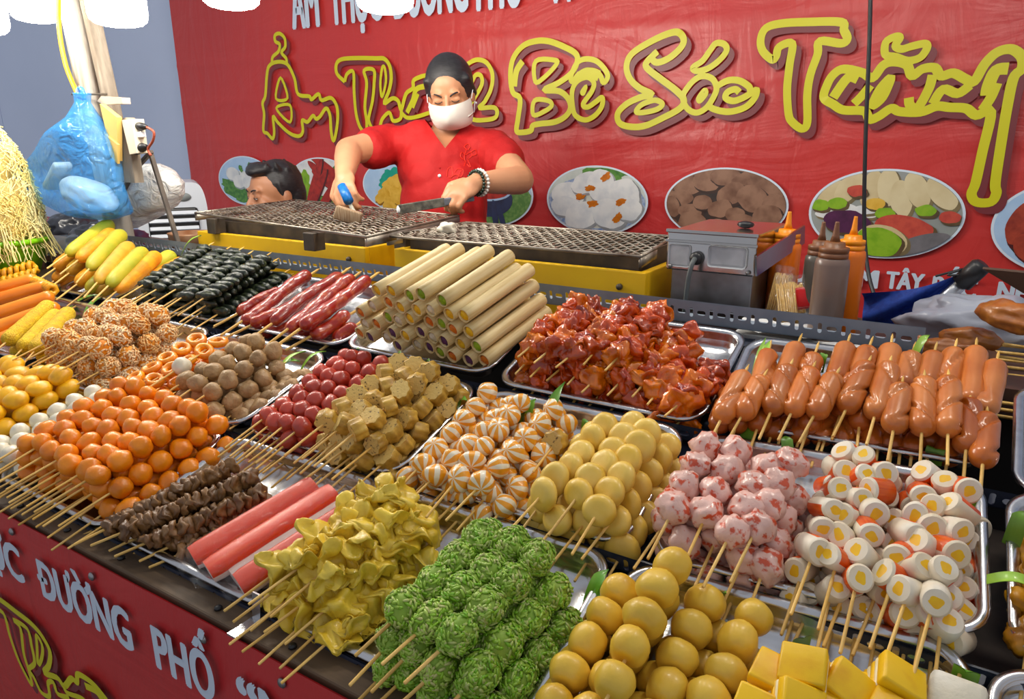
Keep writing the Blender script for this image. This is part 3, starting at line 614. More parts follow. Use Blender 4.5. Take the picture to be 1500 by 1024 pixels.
m_big = mat('pale_yellow_fish_ball', (.70, .47, .10), rough=.42, c2=(.60, .34, .04), scale=28, rnd=.10, bump=.18, bscale=140, coat=.12, lo=.5, hi=.85)
big_me = mesh_blob('fish_ball', m_big, 4, rx=.0195, ry=.0195, rz=.0195, amp=.10, freq=1.4, flat=.0155)
heap('pale_fish_ball_skewer', 'skewer of large pale yellow fish balls at the front of the display', 'skewer', 'large pale fish ball skewers', 'fish_ball', big_me, -.258, -.105, .030, [5, 4, 1], .0345, 5, .06, w0=.004, lift=3, dw=.029, dv=.008, yaw=3, spin='axis', shift=-.006)
m_beef = mat('brown_beef_ball', (.42, .28, .145), rough=.5, c2=(.27, .155, .07), scale=90, rnd=.16, bump=.9, bscale=170, coat=.05, lo=.4, hi=.8)
def facet(r, seed):                                 # lumpy ball with flattened sides
    rg = random.Random(seed); v, f = ico(3); cuts = [(Vector((rg.gauss(0, 1), rg.gauss(0, 1), rg.gauss(0, 1))).normalized(), rg.uniform(.74, .90)) for _ in range(11)]
    out = []
    for p in v:
        q = p*(1+.07*noise.noise(p*2.2+Vector((seed*4, 0, 0))))
        for n_, d_ in cuts:
            e = q.dot(n_)-d_
            if e > 0: q = q-n_*e*.85
        out.append(q*r)
    return out, f
beef_me = variants(5, lambda i: MB().add(facet(.0172, i)).mesh('meatball', [m_beef]))
heap('beef_ball_skewer', 'skewer of greyish brown meatballs in the middle tray row', 'skewer', 'brown meatball skewers', 'meatball', beef_me, -1.100, -.985, .250, [5, 4, 3], .034, 5, .075, w0=WF+.012, dw=.027, dv=.010, yaw=0, shift=-.008)
heap('beef_ball_skewer', 'skewer of greyish brown meatballs in the middle tray row', 'skewer', 'brown meatball skewers', 'meatball', beef_me, -1.0, -.955, .29, [3], .034, 4, .05, yaw=6)
m_red = mat('pinkish_red_ball', (.46, .075, .05), rough=.34, c2=(.36, .045, .028), scale=30, rnd=.14, coat=.2)
red_me = mesh_blob('sausage_ball', m_red, 4, rx=.0145, ry=.016, rz=.0145, amp=.14, freq=1.5)
heap('red_ball_skewer', 'skewer of small pinkish red sausage balls beside speckled fish cakes', 'skewer', 'red sausage ball skewers', 'sausage_ball', red_me, -.905, -.785, .248, [6, 5, 4], .0305, 7, .075, w0=WF+.013, dw=.0215, dv=.004, yaw=2, shift=.004)
m_shell = mat('orange_crumb_core', (.72, .30, .045), rough=.6, c2=(.60, .20, .02), scale=40, rnd=.1)
m_flake = mat('coconut_flake', (.84, .68, .46), rough=.7, c2=(.80, .50, .22), scale=8, rnd=.06)
shag_me = variants(3, lambda i: grains(blob(.0205, .0205, .0205, .06, 2, i, 3), 210, .0058, .0022, .0009, i, lift=.0010, tang=.75, sub=1).mesh('crumbed_ball', [m_shell, m_flake]))
heap('coconut_ball_skewer', 'skewer of shaggy coconut crumbed orange balls', 'skewer', 'coconut crumbed ball skewers', 'crumbed_ball', shag_me, -1.555, -1.330, .255, [7, 6, 5], .0435, 4, .065, w0=WF+.016, dw=.0325, dv=.012, yaw=0, scale=.97)
m_green = mat('green_rice_core', (.21, .35, .055), rough=.6, c2=(.29, .40, .08), scale=30)
m_grain = mat('green_rice_grain', (.25, .42, .06), rough=.4, c2=(.38, .51, .12), scale=9, rnd=.10, coat=.15)
m_grain2 = mat('pale_rice_grain', (.38, .48, .15), rough=.42, c2=(.46, .46, .19), scale=9, rnd=.10, coat=.15)
m_grain3 = mat('deep_rice_grain', (.17, .38, .04), rough=.4, c2=(.27, .46, .06), scale=9, rnd=.1, coat=.15)
rice_me = variants(4, lambda i: grains(blob(.0168, .0225, .0168, .20, 1.7, i+3, 4), 330, .0050, .0018, .0012, i+5, slots=(1, 1, 3, 2), lift=.0009, tang=.88).mesh('rice_ball', [m_green, m_grain, m_grain2, m_grain3]))
heap('green_rice_skewer', 'skewer of green sticky rice coated balls beside the tofu skin', 'skewer', 'green rice skewers', 'rice_ball', rice_me, -.432, -.308, .016, [5, 4, 3], .0385, 4, .05, w0=.004, lift=3, dw=.028, dv=.006, yaw=10, spin='axis', shift=-.008, stick_r=.0019)
m_lob = mat('pink_lobster_ball', (.76, .50, .43), rough=.32, c2=(.58, .10, .05), scale=95, detail=4, rnd=.08, bump=.8, bscale=80, coat=.3, lo=.54, hi=.62)
lob_me = mesh_blob('lobster_ball', m_lob, 4, rx=.0185, ry=.0185, rz=.0185, amp=.34, freq=2.1)
heap('lobster_ball_skewer', 'skewer of pink and white lobster balls beside the egg-centre rolls', 'skewer', 'pink lobster ball skewers', 'lobster_ball', lob_me, -.232, -.118, .262, [5, 5, 4], .0365, 4, .065, w0=WF+.012, dw=.030, dv=.006, yaw=3, shift=-.001)

# --- striped balls
def stripe_mat():
    m, nt, b = _mat('orange_white_striped'); N = nt.nodes; L = nt.links
    tc = N.new('ShaderNodeTexCoord'); sp = N.new('ShaderNodeSeparateXYZ'); L.new(tc.outputs['Object'], sp.inputs[0])
    at = N.new('ShaderNodeMath'); at.operation = 'ARCTAN2'; L.new(sp.outputs[0], at.inputs[0]); L.new(sp.outputs[1], at.inputs[1])
    mu = N.new('ShaderNodeMath'); mu.operation = 'MULTIPLY'; mu.inputs[1].default_value = 7.0; L.new(at.outputs[0], mu.inputs[0])
    nz = N.new('ShaderNodeTexNoise'); nz.inputs['Scale'].default_value = 60; L.new(tc.outputs['Object'], nz.inputs['Vector'])
    ad = N.new('ShaderNodeMath'); ad.operation = 'MULTIPLY_ADD'; ad.inputs[1].default_value = 1.2; L.new(nz.outputs['Fac'], ad.inputs[0]); L.new(mu.outputs[0], ad.inputs[2])
    sn = N.new('ShaderNodeMath'); sn.operation = 'SINE'; L.new(ad.outputs[0], sn.inputs[0])
    rp = N.new('ShaderNodeValToRGB'); rp.color_ramp.elements[0].position = .50; rp.color_ramp.elements[1].position = .62
    rp.color_ramp.elements[0].color = (.82, .33, .008, 1); rp.color_ramp.elements[1].color = (.82, .74, .56, 1)
    mr = N.new('ShaderNodeMapRange'); mr.inputs[1].default_value = -1; L.new(sn.outputs[0], mr.inputs[0]); L.new(mr.outputs[0], rp.inputs[0]); L.new(rp.outputs[0], b.inputs['Base Color'])
    b.inputs['Roughness'].default_value = .33; b.inputs['Coat Weight'].default_value = .2
    return m
m_str = stripe_mat()
str_me = variants(3, lambda i: MB().add(blob(.0170, .0160, .0140, .16, 1.5, i, 3)).mesh('striped_ball', [m_str]))
def spin_str(rg, j): return RX(R(rg.choice((90, 60, 30, 0, -30))+rg.uniform(-20, 20))) @ RY(R(rg.uniform(-40, 40))) @ RZ(R(rg.uniform(0, 360)))
heap('striped_ball_skewer', 'skewer of orange and white striped balls beside the pale coins', 'skewer', 'striped ball skewers', 'striped_ball', str_me, -.580, -.425, .242, [6, 6, 4], .0335, 6, .06, w0=WF+.012, dw=.0225, dv=.004, yaw=2, spin=spin_str, shift=-.004)
p0 = uvw(707, 760, -.005)
skewer('striped_ball_skewer', 'single striped ball on a stick hanging over the tray front lip', 'skewer', 'striped ball skewers', slope_m(p0.x, p0.y, -.002, 2), stick_mesh(-.03, .09), [('striped_ball', str_me[0], RX(R(70)))])
# --- pale coins
m_coin = mat('pale_yellow_coin', (.78, .56, .17), rough=.42, c2=(.70, .46, .10), scale=30, rnd=.07, bump=.12, bscale=120, coat=.12)
def coin(i):
    v, f = blob(.0205, .0205, .0125, .05, 1.6, i, 3); v = [Vector((p.x, p.y, max(-.0095, min(.0095, p.z)))) for p in v]
    return MB().add((v, f)).mesh('tofu_coin', [m_coin])
coin_me = variants(4, coin)
def spin_coin(rg, j): return RX(R(48+rg.uniform(-16, 16))) @ RY(R(rg.uniform(-22, 22)))
heap('tofu_coin_skewer', 'skewer of thick pale yellow coins beside the striped balls', 'skewer', 'pale coin skewers', 'tofu_coin', coin_me, -.395, -.280, .245, [5, 4, 3], .0285, 6, .06, w0=WF+.014, dw=.0265, dv=.006, yaw=2, spin=spin_coin)
# --- speckled fish cake cylinders
m_fcs = mat('browned_fish_cake_skin', (.56, .36, .09), rough=.5, c2=(.34, .19, .04), scale=70, rnd=.12, bump=.3, bscale=100, coat=.1)
m_fcc = mat('speckled_fish_cake_cut', (.64, .45, .17), rough=.5, c2=(.14, .08, .03), scale=230, rnd=.08, lo=.60, hi=.68, bump=.5, bscale=200)
def fishcake(i):
    n = 32; prof = [(-.0105, .0150), (-.0085, .0165), (.0085, .0165), (.0105, .0150)]; v = []; f = []
    for z, r in prof:
        for k in range(n):
            t = 2*math.pi*k/n; rr = r*(1+.16*abs(math.cos(4*t+i))**2-.08); v.append(Vector((rr*math.cos(t), rr*math.sin(t), z)))
    for j in range(3):
        for k in range(n): q = (k+1) % n; f.append((j*n+k, j*n+q, (j+1)*n+q, (j+1)*n+k))
    mb = MB().add((v, f), None, 0)
    mb.add(([v[k] for k in range(n)], [tuple(reversed(range(n)))]), None, 1); mb.add(([v[3*n+k] for k in range(n)], [tuple(range(n))]), None, 1)
    me = mb.mesh('fish_cake', [m_fcs, m_fcc]); 
    for p in me.polygons: p.use_smooth = len(p.vertices) == 4
    return me
fc_me = variants(3, fishcake)
def spin_fc(rg, j): return RX(R(rg.choice((70, 50, 30))+rg.uniform(-20, 20))) @ RY(R(rg.uniform(-35, 35))) @ RZ(R(rg.uniform(0, 90)))
heap('fish_cake_skewer', 'skewer of speckled olive brown fish cake cylinders', 'skewer', 'speckled fish cake skewers', 'fish_cake', fc_me, -.752, -.628, .246, [6, 5, 4, 3], .032, 6, .07, w0=WF+.012, dw=.0235, dv=.005, yaw=3, spin=spin_fc, shift=-.004)
p0 = uvw(818, 645, .02); skewer('fish_cake_skewer', 'lone speckled fish cake on a stick behind the striped balls', 'skewer', 'speckled fish cake skewers', slope_m(p0.x, p0.y-.02, .022, 0), stick_mesh(-.05, .03), [('fish_cake', fc_me[0], T(0, .012, 0) @ RX(R(60)))])
# --- egg-centre crab rolls
m_egw = mat('white_roll', (.78, .72, .60), rough=.45, c2=(.72, .62, .46), scale=30, rnd=.05, bump=.12, bscale=100)
m_ego = mat('orange_red_roll_skin', (.72, .15, .02), rough=.4, c2=(.62, .09, .015), scale=20, rnd=.1, stretch=(30, 1, 1), coat=.1)
m_egy = mat('yellow_egg_centre', (.86, .54, .03), rough=.5, c2=(.80, .45, .02), scale=80)
def eggroll(i):
    n = 24; h = .0145+.001*i; prof = [(-h, .0110), (-h+.002, .0132), (h-.0025, .0132), (h, .0112)]; v = []; f = []; ms = []
    for z, r in prof:
        for k in range(n):
            t = 2*math.pi*k/n; v.append(Vector((r*math.cos(t)*1.05, r*math.sin(t), z)))
    mb = MB(); side = []; org = []
    for j in range(3):
        for k in range(n):
            q = (k+1) % n; (org if (k/n < .46 and j == 1) else side).append((j*n+k, j*n+q, (j+1)*n+q, (j+1)*n+k))
    mb.add((v, side+org), None, 0); mb.m = [0]*len(side)+[1]*len(org)
    for s in (0, 3):
        ring = [v[s*n+k] for k in range(n)]; z = ring[0].z; sg = 1 if s else -1
        inner = [Vector((p.x*.54*(1+.12*math.sin(3*k*.3+i)), p.y*.44*(1+.12*math.sin(k*.9+i)), z+sg*.0003)) for k, p in enumerate(ring)]
        fs = [(k, (k+1) % n, n+(k+1) % n, n+k) for k in range(n)]
        mb.add((ring+inner, fs if s == 0 else [tuple(reversed(q)) for q in fs]), None, 0)
        mb.add((inner, [tuple(range(n)) if s else tuple(reversed(range(n)))]), None, 2)
    me = mb.mesh('egg_roll', [m_egw, m_ego, m_egy]); return me
egg_me = variants(4, eggroll)
def spin_egg(rg, j): return RX(R(38+rg.uniform(-24, 24))) @ RY(R(rg.uniform(-38, 38))) @ RZ(R(rg.uniform(0, 360)))
heap('egg_roll_skewer', 'skewer of white crab rolls with orange skin and yellow egg centres', 'skewer', 'egg-centre roll skewers', 'egg_roll', egg_me, -.090, .052, .262, [8, 7, 6], .0320, 6, .075, w0=WF+.013, dw=.0225, dv=.004, yaw=3, spin=spin_egg, shift=-.001)
# --- shrimp rings
m_ring = mat('orange_battered_ring', (.82, .34, .012), rough=.38, c2=(.74, .24, .008), scale=25, rnd=.1, bump=.3, bscale=90, coat=.2)
def ring(i):
    N_, n = 22, 10; v = []; f = []
    for a in range(N_):
        t = 2*math.pi*a/N_
        for b in range(n):
            q = 2*math.pi*b/n; r = .0068*(1+.2*noise.noise(Vector((math.cos(t)*2+i, math.sin(t)*2, i))))
            v.append(Vector(((.0145+r*math.cos(q))*math.cos(t), (.0145+r*math.cos(q))*math.sin(t)*.85, r*math.sin(q))))
    for a in range(N_):
        for b in range(n): f.append((a*n+b, ((a+1) % N_)*n+b, ((a+1) % N_)*n+(b+1) % n, a*n+(b+1) % n))
    return MB().add((v, f)).mesh('shrimp_ring', [m_ring])
ring_me = variants(3, ring)
heap('shrimp_ring_skewer', 'skewer of orange battered rings between coconut balls and meatballs', 'skewer', 'orange ring skewers', 'shrimp_ring', ring_me, -1.245, -1.150, .250, [4, 3, 2], .034, 5, .07, w0=WF+.012, dw=.024, dv=.004, yaw=3, spin='up')
p0 = uvw(268, 540, .05); skewer('white_fish_ball_skewer', 'lone white fish ball on a stick among the orange rings', 'skewer', 'white fish ball skewers', slope_m(p0.x, p0.y, .055, 0), stick_mesh(-.08, .04), [('fish_ball', white_me[0], RX(.3))])
# ------------------------------------------------------------------ food placed piece by piece
def along(name, label, cat, group, a, b, wa, wb, pieces_fn, handle=.06, tip=.02, stick_r=.0019, roll=None, seed=0):
    """a thing lying from photo pixel a (front) to b (rear) at heights wa, wb over the display plane"""
    p = uvw(*a, wa); q = uvw(*b, wb); d = q-p; L = d.length
    yaw = math.degrees(math.atan2(d.x, d.y)); pt = math.degrees(math.atan2(d.z, math.hypot(d.x, d.y)))
    m4 = slope_m(p.x, p.y, p.z, yaw, pt, RNG.uniform(-180, 180) if roll is None else roll)
    return skewer(name, label, cat, group, m4, stick_mesh(-handle, L+tip, stick_r) if handle else None, pieces_fn(L))
def hotdog_mesh(L, r, cuts, seed, m, name='sausage', bend=0.0, taper=.0):
    n = 24; N_ = 56; v = []; f = []; rg = random.Random(seed); ph = rg.uniform(0, 6); hand = rg.choice((-1, 1))
    for j in range(N_+1):
        t = j/N_; y = L*t; e = min(t, 1-t)*L; rr = r*math.sqrt(max(0, 1-(1-min(1, e/r))**2)) if e < r else r
        rr = max(rr, r*.12)*(1-taper*t)
        for k in range(n):
            a = 2*math.pi*k/n; g = 0
            if cuts:
                s_ = (t*cuts*.75 + hand*2*a/(2*math.pi) + ph) % 1.0; s_ = min(s_, 1-s_); g = .34*math.exp(-(s_/.055)**2)*min(1, e/(r*1.2))
            x = rr*(1-g)*(1+.04*noise.noise(Vector((math.cos(a), math.sin(a), y*40+seed))))
            v.append(Vector((x*math.cos(a)+bend*math.sin(math.pi*t), y, x*math.sin(a))))
    for j in range(N_):
        for k in range(n): q = (k+1) % n; f.append((j*n+k, (j+1)*n+k, (j+1)*n+q, j*n+q))
    f.append(tuple(range(n))); f.append(tuple(N_*n+k for k in reversed(range(n))))
    return MB().add((v, f)).mesh(name, [m])
# --- scored sausages on sticks
m_saus = mat('cooked_sausage', (.60, .22, .075), rough=.32, c2=(.44, .12, .030), scale=22, rnd=.16, coat=.3, lo=.35, hi=.75)
m_sausd = mat('browned_sausage', (.46, .14, .04), rough=.3, c2=(.34, .085, .022), scale=14, rnd=.14, coat=.3, lo=.35, hi=.75)
Hs = zr(1000, 430, 3.0)
def sg(name, label, a, b, wa, wb, r, cuts, i, m, handle=.05, tip=.02):
    me = lambda L: [('sausage', hotdog_mesh(L, r, cuts, i, m), Matrix())]
    along(name, label, 'skewer', 'scored sausage skewers', Hs([a])[0], Hs([b])[0], wa, wb, me, handle, tip)
top = [((165,560),(272,350)), ((255,545),(352,372)), ((385,525),(470,325)), ((475,530),(568,335)), ((575,540),(672,362)), ((715,515),(812,310)), ((842,545),(908,312)), ((1050,615),(1062,378)), ((1165,620),(1168,375)), ((925,605),(962,405))]
for i, (a, b) in enumerate(top): sg('sausage_skewer', 'scored sausage on a stick, resting on top of the sausage pile', a, b, .035, .045, .0155, 3 if i % 3 else 2, i, m_saus)
back = [((335,440),(378,255)), ((440,380),(505,225)), ((545,370),(580,268)), ((665,400),(722,225)), ((765,380),(818,240)), ((892,380),(915,230)), ((965,430),(1010,265)), ((1065,420),(1105,265)), ((1158,420),(1195,250)), ((1262,500),(1288,245)), ((1325,530),(1378,305))]
for i, (a, b) in enumerate(back): sg('sausage_skewer', 'smooth sausage on a stick at the rear of the sausage pile', a, b, .012, .022, .0155, 0 if i % 2 else 1, 30+i, m_saus, .04, .028)
low = [(150,600), (228,600), (325,600), (440,605), (548,600), (640,600), (690,540), (600,655), (508,655), (692,672), (775,590), (762,640), (860,650), (960,655), (825,690), (1005,712), (1082,675), (1160,745), (1245,690), (1318,752), (385,635), (915,700)]
for i, a in enumerate(low): 
    w = .012 if i in (0, 1, 2, 4, 6, 10) else -.004
    b = (a[0]+(60 if a[0] < 700 else 20), a[1]-175)
    if i in (18, 19): b = (a[0]+18, a[1]-215); w = .024
    sg('sausage_skewer', 'browned sausage on a stick in the lower front of the sausage pile', a, b, w, w, .0150, 2, 60+i, m_sausd)

# --- glossy red sausages
m_rs = mat('glossy_red_sausage', (.27, .020, .012), rough=.28, c2=(.44, .10, .04), scale=85, rnd=.14, coat=.45, bump=.9, bscale=90, lo=.48, hi=.75)
Rz = zr(340, 350, 2.767)
def rsm(L, i):
    v, f = hotdog_raw(L, .0145, i); return MB().add((v, f)).mesh('red_sausage', [m_rs])
def hotdog_raw(L, r, seed):
    n = 18; N_ = 40; v = []; f = []
    for j in range(N_+1):
        t = j/N_; y = L*t; e = min(t, 1-t)*L; rr = r*math.sqrt(max(0.02, 1-(1-min(1, e/(r*1.2)))**2))
        for k in range(n):
            a = 2*math.pi*k/n; x = rr*(1+.10*noise.noise(Vector((math.cos(a)*1.5, math.sin(a)*1.5, y*60+seed*5)))+.05*math.sin(y*130+seed))
            v.append(Vector((x*math.cos(a)+.004*math.sin(4*t+seed), y, x*math.sin(a)+.002*math.sin(5*t+seed))))
    for j in range(N_):
        for k in range(n): q = (k+1) % n; f.append((j*n+k, (j+1)*n+k, (j+1)*n+q, j*n+q))
    f.append(tuple(range(n))); f.append(tuple(N_*n+k for k in reversed(range(n))))
    return v, f
for i, (a, b, w) in enumerate([((20,305),(200,208),.006), ((38,335),(318,145),.018), ((75,352),(330,232),.012), ((160,345),(445,140),.030), ((222,368),(490,158),.036), ((275,365),(560,160),.036), ((318,395),(478,305),.012), ((415,412),(500,352),-.006), ((250,400),(420,330),-.008), ((120,390),(300,300),-.010)]):
    along('red_sausage_skewer', 'glossy bumpy red sausage on a thick stick', 'skewer', 'red sausage skewers', Rz([a])[0], Rz([b])[0], w, w+.004, lambda L, i=i: [('red_sausage', rsm(L, i), Matrix())], .055, .03, .0028)

# --- glazed chicken skewers
m_ch = mat('glazed_chicken', (.56, .10, .008), rough=.26, c2=(.26, .025, .005), scale=38, rnd=.28, coat=.5, bump=.5, bscale=60, lo=.35, hi=.7)
m_ch2 = mat('amber_glazed_chicken', (.72, .22, .012), rough=.26, c2=(.46, .075, .006), scale=38, rnd=.2, coat=.5, bump=.5, bscale=60, lo=.35, hi=.7)
def crumple(rx, ry, rz, seed, m, name, amp=.55, fr=1.5, sub=4, wave=.0, ridge=.25):
    v, f = ico(sub); o = []; off = Vector((seed*5.1, seed*2.7, seed*9.9))
    for p in v:
        k = 1+amp*noise.noise(p*fr+off)+ridge*(.5-abs(noise.noise(p*fr*2.3+off)))+.08*noise.noise(p*7+off)
        q = Vector((p.x*rx, p.y*ry, p.z*rz))*k
        if wave: q.y += wave*noise.noise(Vector((p.x*1.8, p.z*1.8, 0))+off)+wave*.5*math.sin(p.x*5+seed)
        o.append(q)
    return MB().add((o, f)).mesh(name, [m])
ch_me = [crumple(.021, .013, .019, i, m_ch if i % 2 else m_ch2, 'chicken_piece', .7, 1.5, 4, .007, .4) for i in range(7)]
def spin_ch(rg, j): return RY(R(rg.uniform(0, 360))) @ RX(R(rg.uniform(-35, 35))) @ RZ(R(rg.uniform(-35, 35)))
heap('chicken_skewer', 'skewer of dark red glazed chicken pieces in the heaped pile', 'skewer', 'glazed chicken skewers', 'chicken_piece', ch_me, -.560, -.330, .515, [8, 7, 5], .0185, 8, .035, w0=WF+.016, dw=.030, dv=.008, yaw=6, spin=spin_ch, shift=-.016, jyaw=7, tip=.01)
heap('chicken_skewer', 'skewer of glazed chicken beside the empty tray corner', 'skewer', 'glazed chicken skewers', 'chicken_piece', ch_me, -.345, -.290, .497, [3, 2], .0185, 6, .03, w0=WF+.014, dw=.030, dv=.012, yaw=8, spin=spin_ch, jyaw=8)

# --- filled bamboo tubes
m_bam = mat('split_bamboo', (.74, .60, .34), rough=.55, c2=(.62, .46, .22), scale=16, rnd=.10, stretch=(9, .35, 9), bump=.15, bscale=60)
fill = {k: mat('filling_'+n, c, rough=.6, c2=c2, scale=120, bump=.6, bscale=160, rnd=.08) for k, n, c, c2 in (('Y', 'yellow', (.80, .52, .03), (.70, .38, .02)), ('G', 'green', (.30, .42, .05), (.18, .30, .03)), ('O', 'orange', (.68, .22, .02), (.55, .13, .01)), ('W', 'white', (.72, .66, .52), (.56, .48, .34)), ('P', 'purple', (.10, .025, .09), (.05, .012, .05)))}
LT = .175; ro, ri = .0122, .0104
tv = MB(); prof = [(0, ri), (0, ro), (.03, ro*1.01), (LT*.5, ro*1.01), (LT-.02, ro*1.02), (LT-.016, ro*1.07), (LT-.004, ro*1.05), (LT, ro), (LT, .001)]
n = 18; v = []; f = []
for y, r in [(.007, ri)]+prof:
    for k in range(n): t = 2*math.pi*k/n; v.append(Vector((r*math.cos(t), y, r*math.sin(t))))
for j in range(len(prof)):
    for k in range(n): q = (k+1) % n; f.append((j*n+k, (j+1)*n+k, (j+1)*n+q, j*n+q))
tube_me = tv.add((v, f)).mesh('bamboo_tube', [m_bam])
def filling_me(k):
    w, fw = blob(ri*.99, .006, ri*.99, .25, 2.5, ord(k), 3); return MB().add((w, fw), T(0, .006, 0)).mesh('filling', [fill[k]])
fill_me = {k: filling_me(k) for k in fill}
names = {'Y': 'yellow', 'G': 'green', 'O': 'orange', 'W': 'white', 'P': 'dark purple'}
ends_ = [(585,210,'Y'),(645,212,'Y'),(715,232,'G'),(768,222,'G'),(570,270,'W'),(628,262,'O'),(685,275,'Y'),(755,283,'Y'),(808,285,'W'),(850,250,'G'),(515,305,'O'),(628,320,'G'),(672,332,'W'),(722,320,'Y'),(792,342,'O'),(840,350,'G'),(880,305,'Y'),(935,315,'Y'),(530,352,'W'),(588,343,'O'),(650,380,'P'),(708,388,'Y'),(762,380,'P'),(808,402,'W'),(857,415,'P'),(893,368,'O'),(510,388,'O'),(562,393,'P'),(620,405,'W'),(675,430,'P'),(742,437,'W'),(790,447,'P'),(840,462,'G'),(897,472,'O'),(918,435,'Y'),(955,382,'Y'),(985,443,'G'),(960,490,'P'),(1017,497,'O')]
pts = []
for x, y, k in ends_:
    q = uvw_v(340+x/2.767, 350+y/2.767, .505); pts.append([q.x, q.z, k])
for it in range(60):                                # settle: tubes may touch but not run through each other
    for i in range(len(pts)):
        for j in range(i):
            dx, dz = pts[i][0]-pts[j][0], pts[i][1]-pts[j][1]; d = math.hypot(dx, dz)
            if d < 2*ro*1.0 and d > 1e-6:
                s_ = (2*ro-d)/2*.6; pts[i][0] += dx/d*s_; pts[i][1] += dz/d*s_; pts[j][0] -= dx/d*s_; pts[j][1] -= dz/d*s_
        pts[i][1] = max(pts[i][1], WF+.010+ro)
for u, w, k in pts:
    o = empty('filled_bamboo_tube', slope_m(u, .505+RNG.uniform(-.006, .006), w, 9+RNG.uniform(-1.0, 1.0), 0), 'split bamboo tube packed with %s filling in the stacked pile' % names[k], 'bamboo tube', 'filled bamboo tubes')
    obj('bamboo_sleeve', tube_me, None, o); obj('filling', fill_me[k], None, o)

# --- dark leaf rolls
m_lr = mat('dark_leaf_roll', (.007, .012, .006), rough=.38, c2=(.085, .10, .045), scale=120, detail=6, rnd=.3, coat=.12, bump=1.0, bscale=110, lo=.50, hi=.74)
roll_me = variants(4, lambda i: MB().add(blob(.0260, .0105, .0105, .22, 2.0, i, 3)).mesh('leaf_roll', [m_lr]))
def spin_lr(rg, j): return RZ(R(rg.uniform(-9, 9))) @ RX(R(rg.uniform(0, 360))) @ RY(R(rg.uniform(-5, 5)))
heap('leaf_roll_skewer', 'skewer of black green leaf wrapped rolls', 'skewer', 'dark leaf roll skewers', 'leaf_roll', roll_me, -1.605, -1.325, .510, [6, 6, 5, 5], .0185, 11, .075, w0=WF+.012, dw=.0200, dv=.002, yaw=-6, spin=spin_lr, jit=.004, tip=.03, shift=.002)

# --- corn dogs
m_cd = {'g': mat('green_batter', (.36, .37, .05), rough=.6, c2=(.50, .42, .06), scale=28, rnd=.10, bump=.3, bscale=90, coat=.1), 'y': mat('yellow_batter', (.62, .38, .07), rough=.6, c2=(.50, .27, .04), scale=28, rnd=.10, bump=.3, bscale=90, coat=.1), 'o': mat('orange_batter', (.74, .36, .025), rough=.55, c2=(.62, .24, .02), scale=40, rnd=.12, bump=.7, bscale=110)}
Cd = zr(0, 220, 4.268)
def cdm(L, k, i):
    N_, n = 22, 16; v = []; f = []
    for j in range(N_+1):
        t = j/N_; e_ = min(1, t/.22) if t < .5 else min(1, (1-t)/.16); rr = .0200*math.sqrt(max(.01, 1-(1-e_)**2))*(.90+.14*t)
        for q in range(n):
            a = 2*math.pi*q/n; x = max(.0015, rr)*(1+.07*noise.noise(Vector((math.cos(a)*1.2, math.sin(a)*1.2, t*3+i*3)))); v.append(Vector((x*math.cos(a), L*t, x*math.sin(a))))
    for j in range(N_):
        for q in range(n): b = (q+1) % n; f.append((j*n+q, (j+1)*n+q, (j+1)*n+b, j*n+b))
    f.append(tuple(range(n))); f.append(tuple(N_*n+q for q in reversed(range(n))))
    return MB().add((v, f)).mesh('battered_sausage', [m_cd[k]])
cn = {'g': 'pale green', 'y': 'golden yellow', 'o': 'orange crumbed'}
for i, (a, b, w, k) in enumerate([((415,655),(700,455),.085,'g'), ((485,690),(715,510),.075,'o'), ((555,745),(768,515),.075,'g'), ((605,830),(818,590),.062,'y'), ((675,850),(905,625),.050,'g'), ((725,885),(990,650),.030,'o'), ((345,740),(520,620),.050,'o'), ((430,770),(600,640),.045,'y'), ((335,820),(540,690),.020,'o'), ((480,840),(680,690),.030,'o'), ((545,880),(740,730),.015,'g'), ((380,850),(600,740),.0,'o'), ((860,800),(1090,650),.008,'g'), ((600,900),(800,780),.0,'y'), ((900,830),(1180,690),-.004,'o')]):
    along('corn_dog', '%s battered corn dog on a stick beside the dark leaf rolls' % cn[k], 'corn dog', 'battered corn dogs', Cd([a])[0], Cd([b])[0], w, w+.004, lambda L, i=i, k=k: [('battered_sausage', cdm(L, k, i), Matrix())], .075, -.02, .0022)

# --- left end: orange sausages, yellow crumbed sticks, curly fried strips
m_os = mat('bright_orange_sausage', (.76, .27, .06), rough=.35, c2=(.66, .19, .03), scale=10, rnd=.12, coat=.25)
for i, (a, b, w) in enumerate([((-60,438),(55,408),.050), ((-60,455),(72,418),.046), ((-55,476),(80,433),.040), ((-45,495),(88,448),.032), ((-40,515),(70,470),.015), ((-70,470),(60,430),.02)]):
    along('orange_sausage', 'long bright orange sausage beside the yellow crumbed sticks', 'sausage', 'long orange sausages', a, b, w, w, lambda L, i=i: [('sausage_body', hotdog_mesh(L, .0165, 0, 90+i, m_os, 'sausage_body'), Matrix())], .03, 0.0, .002)
m_cs = mat('yellow_crumb', (.74, .52, .04), rough=.65, c2=(.62, .38, .02), scale=90, rnd=.08, bump=1.0, bscale=330, bdist=.004)
for i, (a, b, w) in enumerate([((8,502),(75,445),.040), ((32,512),(85,458),.030), ((50,515),(103,455),.036), ((60,528),(108,480),.012), ((20,520),(80,470),.0)]):
    along('yellow_crumbed_stick', 'yellow crumbed stick beside the coconut crumbed balls', 'skewer', 'yellow crumbed sticks', a, b, w, w, lambda L, i=i: [('crumbed_body', hotdog_mesh(L, .0170, 0, i, m_cs, 'crumbed_body'), Matrix())], .07, -.01, .0018)
m_cu = mat('fried_curl', (.70, .38, .03), rough=.5, c2=(.55, .25, .02), scale=30, rnd=.08, bump=.5, bscale=100)
